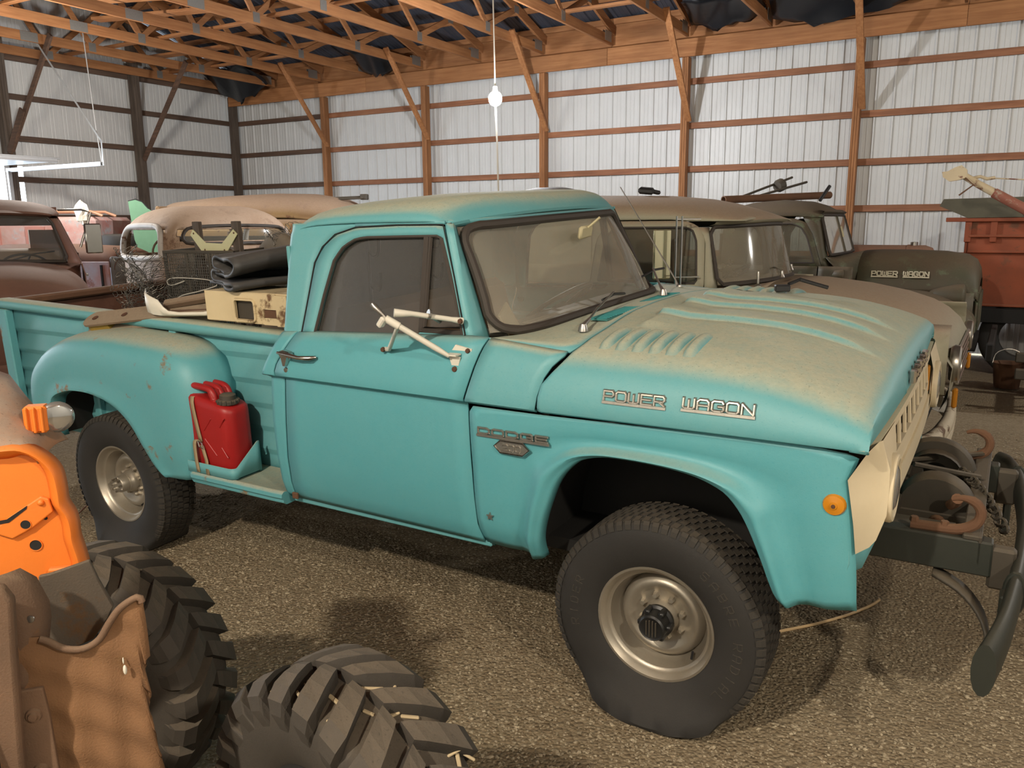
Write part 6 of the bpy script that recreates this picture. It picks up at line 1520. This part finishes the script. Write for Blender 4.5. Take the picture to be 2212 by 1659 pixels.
# green fin
GF = tag(empty('green_panel', (-9.02, 3.34, 1.24), (0, 0, R(35))), 'pale green curved sheet metal panel standing behind the tan cab', 'metal panel')
b = MB(); b.prism([(-.16, .90), (-.06, .92), (.02, .89), (.10, .80), (.20, .72), (.24, .60), (.20, .2), (-.06, .2), (-.12, .4)], lambda x, z, d: (x, d+.12*x*x*3, z), -.012, .012); b.build('panel', plain('pale_green_paint', (.20, .42, .27), .5, 0, .25), GF, smooth=30)
b = MB(); b.tube([(-.16, .01, .90), (-.06, .0, .925), (.02, 0, .895), (.10, .0, .805)], .012, 6); b.build('rolled_edge', M_black, GF)
# red and white body with a rack
RB = tag(empty('delivery_truck', (-11.15, 3.15, 0), (0, 0, R(35))), 'faded pink and white panelled truck body by the side wall', 'truck')
M_pink = dusty('faded_pink_white', (.62, .50, .48), (.50, .16, .13), dust=.3, dustcol=(.4, .28, .2), rough=.6, rust=.3, rustcol=(.62, .60, .62))
b = MB(); b.box((0, 0, 1.25), (2.1, 1.3, 1.40), ch=.05); b.build('body', M_pink, RB)
for x in (-.35, .25):
    b = MB(); b.box((x, -.665, 1.68), (.26, .03, .28)); f_ = b.build('window_frame', plain('pink_trim' if x < 0 else 'red_trim', (.55, .22, .18), .6), RB)
    b = MB(); b.box((x, -.68, 1.68), (.18, .01, .20)); b.build('pane', plain('grey_pane' if x < 0 else 'grey_pane_2', (.42, .42, .40), .3), f_)
b = MB(); b.box((0, -.67, 1.45), (2.0, .02, .05)); b.box((.95, -.67, 1.35), (.06, .03, 1.1)); b.build('trim_strip', M_rust, RB)
M_rack = plain('orange_rack_pipe', (.55, .28, .16), .5)
for y in (-.6, -.15): 
    b = MB(); b.tube([(-1.2, y, 2.02), (1.0, y, 2.02), (1.15, y, 1.96)], .02, 8); b.build('rack_rail', M_rack, RB)
for x in (-.9, -.2, .5): 
    b = MB(); b.tube([(x, -.6, 1.95), (x, -.6, 2.02), (x, .6, 2.02)], .016, 8); b.build('rack_bar', M_rack, RB)
for x in (-.8, .8):
    for sg in (-1, 1): simple_wheel(RB, x, sg*.68, .38, sg)
# hooded truck with faded blue and red sides, tyres on its back
HT = tag(empty('hooded_truck', (-9.45, 2.38, 0), (0, 0, R(20))), 'truck with flat rusty hood and faded blue red side', 'truck')
M_bluered = dusty('faded_blue_red', (.42, .46, .58), (.45, .22, .20), dust=.3, rough=.55, rust=.3, rustcol=(.40, .17, .15))
b = MB(); sup(b, [(-.6, .46, 1.40, 1.60), (.2, .46, 1.40, 1.60), (.95, .46, 1.38, 1.57), (1.08, .44, 1.34, 1.52), (1.13, .40, 1.30, 1.45)], p=4, q=.5); b.build('hood', M_rustbrown, HT, smooth=40, solid=.01)
for sg in (-1, 1):
    b = MB(); b.box((.25, sg*.455, 1.18), (1.7, .02, .44), ch=.005); b.build('hood_side', M_bluered, HT)
b = MB(); b.box((1.10, 0, 1.15), (.05, .86, .62), ch=.03); b.build('grille_shell', plain('grey_blue_shell', (.22, .24, .27), .6, 0, .4), HT)
b = MB(); b.box((1.00, -.47, 1.18), (.025, .02, .36)); b.build('black_gap', M_dark, HT)
b = MB(); b.box((.2, 0, .75), (1.7, .9, .5), ch=.05); b.build('lower_body', M_rustbrown, HT)
for x in (.7, -.4):
    for sg in (-1, 1): simple_wheel(HT, x, sg*.42, .38, sg)
for i, (p, lb) in enumerate((((-9.55, 3.5, 1.61), 'dark tyre lying flat on top of the stack beside the green panel'), ((-9.54, 3.49, 1.41), 'dark tyre lying under the top one in the stack'))):
    o = tag(empty('stacked_tyre', p, (R(90), 0, R(20*i))), lb, 'tyre', 'tyres stacked flat in the corner')
    b = MB(); tyre_mesh(b, (0, 0, 0), 1, .37, .10, None, 40); b.build('casing', M_rubber, o, smooth=50)
    for y in (-.055, 0, .055):
        b = MB(); b.lathe([(.350, y-.018), (.362, y-.016), (.362, y+.016), (.350, y+.018)], (0, 0, 0), (0, 1, 0), 40); b.build('tread_rib', M_rubber, o, smooth=30)
o = tag(empty('crate_stack', (-9.55, 3.5, 0), (0, 0, R(20))), 'dark wooden platform holding the flat stacked tyres', 'crate')
for z in (.25, .75, 1.2):
    b = MB(); b.box((0, 0, z), (.55, .55, .20 if z > 1 else .46), ch=.01); b.build('crate', M_greyx, o)
o = tag(empty('paper_bag', (-9.75, 2.95, 2.0)), 'crumpled white paper bag by the roof rack', 'bag')
b = MB(); rnd = random.Random(8); b.sphere((0, 0, 0), .14, 10, 7, (.8, .5, 1.1)); b.v = [(x*(1+rnd.uniform(-.25, .25)), y*(1+rnd.uniform(-.25, .25)), z*(1+rnd.uniform(-.2, .2))) for x, y, z in b.v]; b.build('bag_body', M_white, o, smooth=0)
# ------------------------------------------------------------------ dismantled orange loader close to the camera
TC = tag(empty('orange_loader', (0, 0, 0)), 'dismantled orange and rusty loader with lugged tyres beside the turquoise pickup', 'loader')
M_lug = dusty('lug_tyre_rubber', (.028, .025, .022), (.044, .038, .032), dust=.45, lo=.5, hi=1, dustcol=(.20, .155, .105), rough=.8, grain=.45, side=.22)
def lug_wheel(x, y, R0, ang, seed):
    w = empty('wheel', (x, y, R0*.985), (0, 0, ang-PI/2), TC); rb = R0-.034; hw = .125; rnd = random.Random(seed)
    b = MB(); pr = [(.21, .085), (.235, .105), (.28, .122), (.32, .128), (rb-.035, .122), (rb-.012, .108), (rb-.003, .08), (rb, .03), (rb, -.03), (rb-.003, -.08), (rb-.012, -.108), (rb-.035, -.122), (.32, -.128), (.28, -.122), (.235, -.105), (.21, -.085)]
    b.lathe(pr, (0, 0, 0), (0, 1, 0), 72, closed=True); ty = b.build('tyre', M_lug, w, smooth=50)
    n = 25
    for i in range(n):
        for sg in (-1, 1):
            a = 2*PI*(i+(.5 if sg > 0 else 0))/n; b = MB(); rows = []
            hgt = R0*(1+rnd.uniform(-.006, .006))
            for k, (da, yy, ro, ri, wd) in enumerate(((-.115, .004, hgt-.004, rb-.012, .024), (-.085, .025, hgt, rb-.012, .027), (-.02, .070, hgt, rb-.015, .029), (.035, .110, hgt-.006, rb-.02, .031), (.050, .137, hgt-.030, rb-.04, .031), (.055, .141, hgt-.062, rb-.075, .026), (.056, .136, hgt-.080, rb-.095, .020))):
                row = []
                for rr_, s2, k2 in ((ri, -1, 1.15), (ro, -1, 1), (ro, 1, 1), (ri, 1, 1.15)):
                    aa = a+da*1.15+s2*wd*k2/R0; y2 = sg*(yy if rr_ == ro else min(yy, .118)); row.append((rr_*math.sin(aa), y2, rr_*math.cos(aa)))
                rows.append(row)
            b.grid(rows, cu=True); b.add(rows[0], [(0, 1, 2, 3)]); b.add(rows[-1], [(3, 2, 1, 0)]); b.build('lug', M_lug, ty, smooth=0)
    b = MB(); b.lathe([(.212, .10), (.222, .095), (.205, .06), (.16, .03), (.10, .02), (.05, .05), (0, .055)], (0, 0, 0), (0, -1, 0), 36); b.lathe([(.212, .10), (.222, .095), (.205, .06), (.16, .03), (0, .03)], (0, 0, 0), (0, 1, 0), 36); b.build('rim', M_dark, w, smooth=45)
    return w, ty
LW1, LT1 = lug_wheel(-1.37, -2.172, .412, 1.9, 1)
LW2, LT2 = lug_wheel(-.173, -2.312, .425, 1.373, 2)
# chaff caught between the lugs
M_chaff = plain('pale_chaff', (.52, .41, .25), .9)
rnd = random.Random(11)
for k in range(34):
    a = rnd.uniform(-.55, .75); y = rnd.uniform(-.10, .11); r = .392
    b = MB(); q = Vector((r*math.sin(a), y, r*math.cos(a))); d = Vector((math.cos(a)*rnd.uniform(-.6, 1), rnd.uniform(-1, 1), -math.sin(a)*.6)).normalized()*rnd.uniform(.012, .035)
    b.bar(q-d, q+d, rnd.uniform(.006, .011), .006, ch=.002); b.build('chaff', M_chaff, LT2, smooth=0)
TX, TY, NX, NY = .692, .722, .722, -.692
def pl(P0):
    return lambda a, b_, d=0: (P0[0]+a*TX+d*NX, P0[1]+a*TY+d*NY, b_)
def part(b, name, mat, parent=TC, **k): return b.build(name, mat, parent, **k)
f = pl((-.821, -2.587))
b = MB(); out = [(-.34, 1.325), (-.066, 1.325), (-.01, 1.329), (.028, 1.296), (.044, 1.24), (.049, 1.196), (.053, 1.168), (.054, 1.134), (.061, 1.111), (.067, 1.054), (.043, 1.028), (-.008, 1.009), (-.02, 1.00), (-.34, .98)]
b.prism(out, lambda a, z, d: f(a, z, d+.06*(a+.15)*0), -.006, 0); PN = part(b, 'front_panel', M_orange, smooth=20)
rim = [(-.34, 1.338), (-.12, 1.338), (-.064, 1.335), (-.019, 1.334), (.016, 1.313), (.039, 1.279), (.045, 1.235), (.046, 1.202), (.058, 1.173), (.062, 1.144), (.062, 1.116), (.069, 1.076), (.072, 1.045), (.062, 1.03)]
b = MB(); rows = []
for p in smooth_curve([(a, z, 0) for a, z in rim], 60):
    row = []
    for da, dd in ((-.022, .002), (-.014, .012), (-.006, .026), (.002, .031), (.009, .026), (.010, .0), (.009, -.03)):
        vert = 1 if p.x > .0 else 0; t = sstep(-.05, .035, p.x); row.append(f(p.x+da*t, p.y+da*(1-t), dd))
    rows.append(row)
b.grid(rows); part(b, 'rolled_flange', M_orange, PN, smooth=60, solid=.003)
b = MB(); b.prism([(-.10, 1.148), (-.062, 1.180), (.006, 1.222), (.022, 1.215), (.028, 1.184), (-.02, 1.148), (-.06, 1.128)], lambda a, z, d: f(a, z, d), 0, .010); br = part(b, 'raised_strap', M_orange, PN, smooth=0, bevel=.003)
b = MB(); b.prism([(-.10, 1.172), (-.066, 1.176), (-.022, 1.204), (-.024, 1.196), (-.062, 1.168), (-.10, 1.164)], lambda a, z, d: f(a, z, d), .0105, .011); part(b, 'fold_shadow', M_dark, br, smooth=0)  # dark sheet in place of the shadow in the strap's fold
for a, z, r, nm in ((-.018, 1.106, .0125, 'round_hole'), (-.030, 1.160, .0105, 'drain_hole'), (.009, 1.168, .0045, 'small_hole')):
    b = MB(); b.lathe([(r*1.15, 0), (r*1.12, .0025), (r, .0025), (r*.95, .0)], f(a, z, .009 if nm == 'drain_hole' else .0), (NX, NY, 0), 20); hr = part(b, nm, M_orange, PN)
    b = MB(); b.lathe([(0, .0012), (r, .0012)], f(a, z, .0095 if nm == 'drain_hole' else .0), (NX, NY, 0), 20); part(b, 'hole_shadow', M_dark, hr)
b = MB(); b.sphere(f(.006, 1.208, .010), .0075, 12, 8); part(b, 'rivet', M_orange, PN, smooth=60)
b = MB(); b.box(f(.028, 1.040, .008), (.05, .02, .022), (0, 0, R(46)), ch=.004); part(b, 'tab', M_orange, PN)
# dusty cowl above the panel, running back
b = MB(); rows = []
M_cowl = dusty('dusty_orange_cowl', (.60, .20, .05), (.42, .17, .07), dust=.9, lo=.0, hi=.8, dustcol=(.30, .25, .20), rough=.4, side=.3)
for t in [i/6 for i in range(7)]:
    row = []
    for (a0, z0), (a1, z1) in zip(((-.34, 1.35), (-.18, 1.348), (-.085, 1.345), (-.02, 1.338), (.010, 1.322), (.016, 1.302)), ((-.40, 1.53), (-.22, 1.505), (-.115, 1.455), (-.085, 1.40), (-.05, 1.345), (.0, 1.282))):
        row.append(f(lerp(a0, a1, t), lerp(z0, z1, t)+.012*math.sin(PI*t), .02-.30*t))
    rows.append(row)
b.grid(rows); part(b, 'hood_cowl', M_cowl, smooth=80, solid=.004)
# side lamp
lf = pl((-.93, -2.55))
LM = empty('side_lamp', parent=TC)
b = MB(); b.box(lf(.035, 1.377), (.050, .04, .064), (0, 0, R(46)), ch=.006)
for k in (-.016, .0, .016): b.box(lf(.035+k, 1.377, .022), (.007, .01, .060), (0, 0, R(46)), ch=.002)
part(b, 'lamp_housing', M_orange, LM)
b = MB(); b.lathe([(0, .006), (.026, .005), (.036, .001), (.037, -.004), (0, -.008)], lf(.077, 1.377, .0), (NX*.9+TX*.3, NY*.9+TY*.3, 0), 24); part(b, 'lamp_lens', plain('clear_lamp_lens', (.5, .5, .48), .08, .75, .2), LM, smooth=60)
b = MB(); b.tube([lf(.03, 1.345), lf(.02, 1.30)], .007, 8); part(b, 'lamp_stem', M_rust, LM)
# grey plate, rusty arm, torn rusty shield
M_plateg = dusty('grey_rusty_plate', (.10, .075, .052), (.06, .05, .04), dust=.4, lo=.2, dustcol=(.2, .15, .1), rough=.8, grain=.5, rust=.2, rustcol=(.16, .08, .03))
g = pl((-.693, -2.652)); b = MB(); b.prism([(-.02, 1.085), (.003, 1.088), (.078, 1.105), (.091, 1.055), (.113, .987), (.101, .962), (.069, .922), (.031, .911), (-.012, .925), (-.03, 1.0)], lambda a, z, d: g(a, z, d-.4*max(0, a-.05)), -.012, 0); part(b, 'grey_plate', M_plateg, smooth=20, bevel=.003)
M_arm = dusty('rusty_arm_iron', (.17, .095, .055), (.10, .058, .035), dust=.4, lo=.1, dustcol=(.28, .20, .13), rough=.8, grain=.6, rust=.2, rustcol=(.22, .10, .04))
g2 = pl((-.634, -2.682)); b = MB(); rows = []
for (al, zl), (ar, zr2) in (((-.13, 1.14), (-.05, 1.133)), ((-.125, 1.12), (-.022, 1.11)), ((-.11, 1.08), (-.004, 1.055)), ((-.09, 1.02), (-.004, 1.02)), ((-.082, .96), (-.014, .965)), ((-.085, .90), (-.026, .90)), ((-.092, .84), (-.038, .84))):
    rows.append([g2(lerp(al, ar, t), lerp(zl, zr2, t), .045*math.sin(PI*min(1, t*.9+.1))) for t in (0, .2, .4, .6, .8, 1)])
b.grid(rows); AR = part(b, 'curved_arm', M_arm, smooth=60, solid=.012)
b = MB(); b.lathe([(0, .003), (.007, .002), (.008, 0)], g2(-.032, 1.035, .035), (NX, NY, 0), 12); part(b, 'rivet', M_steel, AR)
g3 = pl((-.594, -2.702)); M_shield = dusty('rusty_sheet', (.23, .115, .05), (.15, .075, .035), dust=.25, lo=.2, dustcol=(.32, .21, .12), rough=.9, grain=.8, rust=.15, rustcol=(.30, .16, .06))
rnd = random.Random(4)
top = [(-.03, .995), (-.015, .988), (.012, .968), (.046, .962), (.078, .977), (.102, 1.013), (.126, 1.043), (.16, 1.062), (.167, 1.050)]
right = [(.167, 1.050), (.169, 1.02), (.171, .985), (.172, .926), (.162, .917)]
zz = .905
while zz > .56: right.append((.160+.06*max(0, .80-zz)**1.3*3+rnd.uniform(-.0025, .0025), zz)); zz -= .011
n = len(right); left = [(-.10, lerp(.99, .56, i/(n-1))) for i in range(n)]
b = MB(); rows = []
T_ = resample([(a, z, 0) for a, z in [(-.10, 1.0)]+top], 24)
for i in range(n):
    row = []
    for j in range(24):
        t = j/23; a = lerp(left[i][0], right[i][0], t); zt = lerp(T_[j].y, .56, 0); s = i/(n-1); z = lerp(T_[j].y, .56, s**1.0); zr_ = right[i][1]
        aa = lerp(a, lerp(T_[j].x, lerp(-.10, right[-1][0], t), s), 1-t**6)
        row.append(g3(aa if j < 23 else right[i][0], z if j < 23 else zr_, .006*math.sin(aa*95)*(s**.5)+.004*math.sin(z*70+aa*40)))
    rows.append(row)
b.grid(rows); SH = part(b, 'torn_shield', M_shield, smooth=60, solid=.005)
b = MB(); b.tube([g3(a, z, .004) for a, z in [(p.x, p.y) for p in smooth_curve([(a, z, 0) for a, z in top], 30)]], .0075, 8); part(b, 'rolled_edge', M_arm, SH, smooth=60)
b = MB(); b.sphere(g3(.122, .905, .008), .007, 8, 6, (.6, .6, 1.6)); b.sphere(g3(.120, .925, .006), .003, 6, 5, (.6, .6, 2.6)); part(b, 'white_splash', M_white, SH, smooth=60)
g4 = pl((-.575, -2.711)); b = MB(); b.prism([(-.089, .90), (-.034, .902), (-.028, .839), (-.02, .60), (-.09, .60)], lambda a, z, d: g4(a, z, d), 0, .012); STP = part(b, 'riveted_strip', M_arm, SH, smooth=0, bevel=.003)
for z in (.845, .72):
    b = MB(); b.lathe([(0, .012), (.008, .011), (.010, .006), (.014, .005), (.016, 0)], g4(-.056, z, .012), (NX, NY, 0), 14); part(b, 'bolt', M_arm, STP, smooth=30)
g5 = pl((-.526, -2.736)); b = MB(); b.prism([(-.16, 1.145), (-.085, 1.142), (-.069, 1.111), (-.076, 1.016), (-.088, .80), (-.094, .60), (-.16, .60)], lambda a, z, d: g5(a, z, d), -.03, 0); part(b, 'side_post', M_arm, smooth=20, bevel=.008)
# what carries all this (mostly out of the picture)
b = MB(); b.box((-1.05, -2.95, .62), (.9, .35, .5), (0, 0, R(10)), ch=.03); b.tube([(-1.37, -2.18, .41), (-1.25, -2.75, .45)], .05, 10); b.tube([(-.173, -2.32, .42), (-.36, -3.05, .42), (-.9, -3.0, .45)], .045, 10); part(b, 'chassis', M_dark, smooth=40)
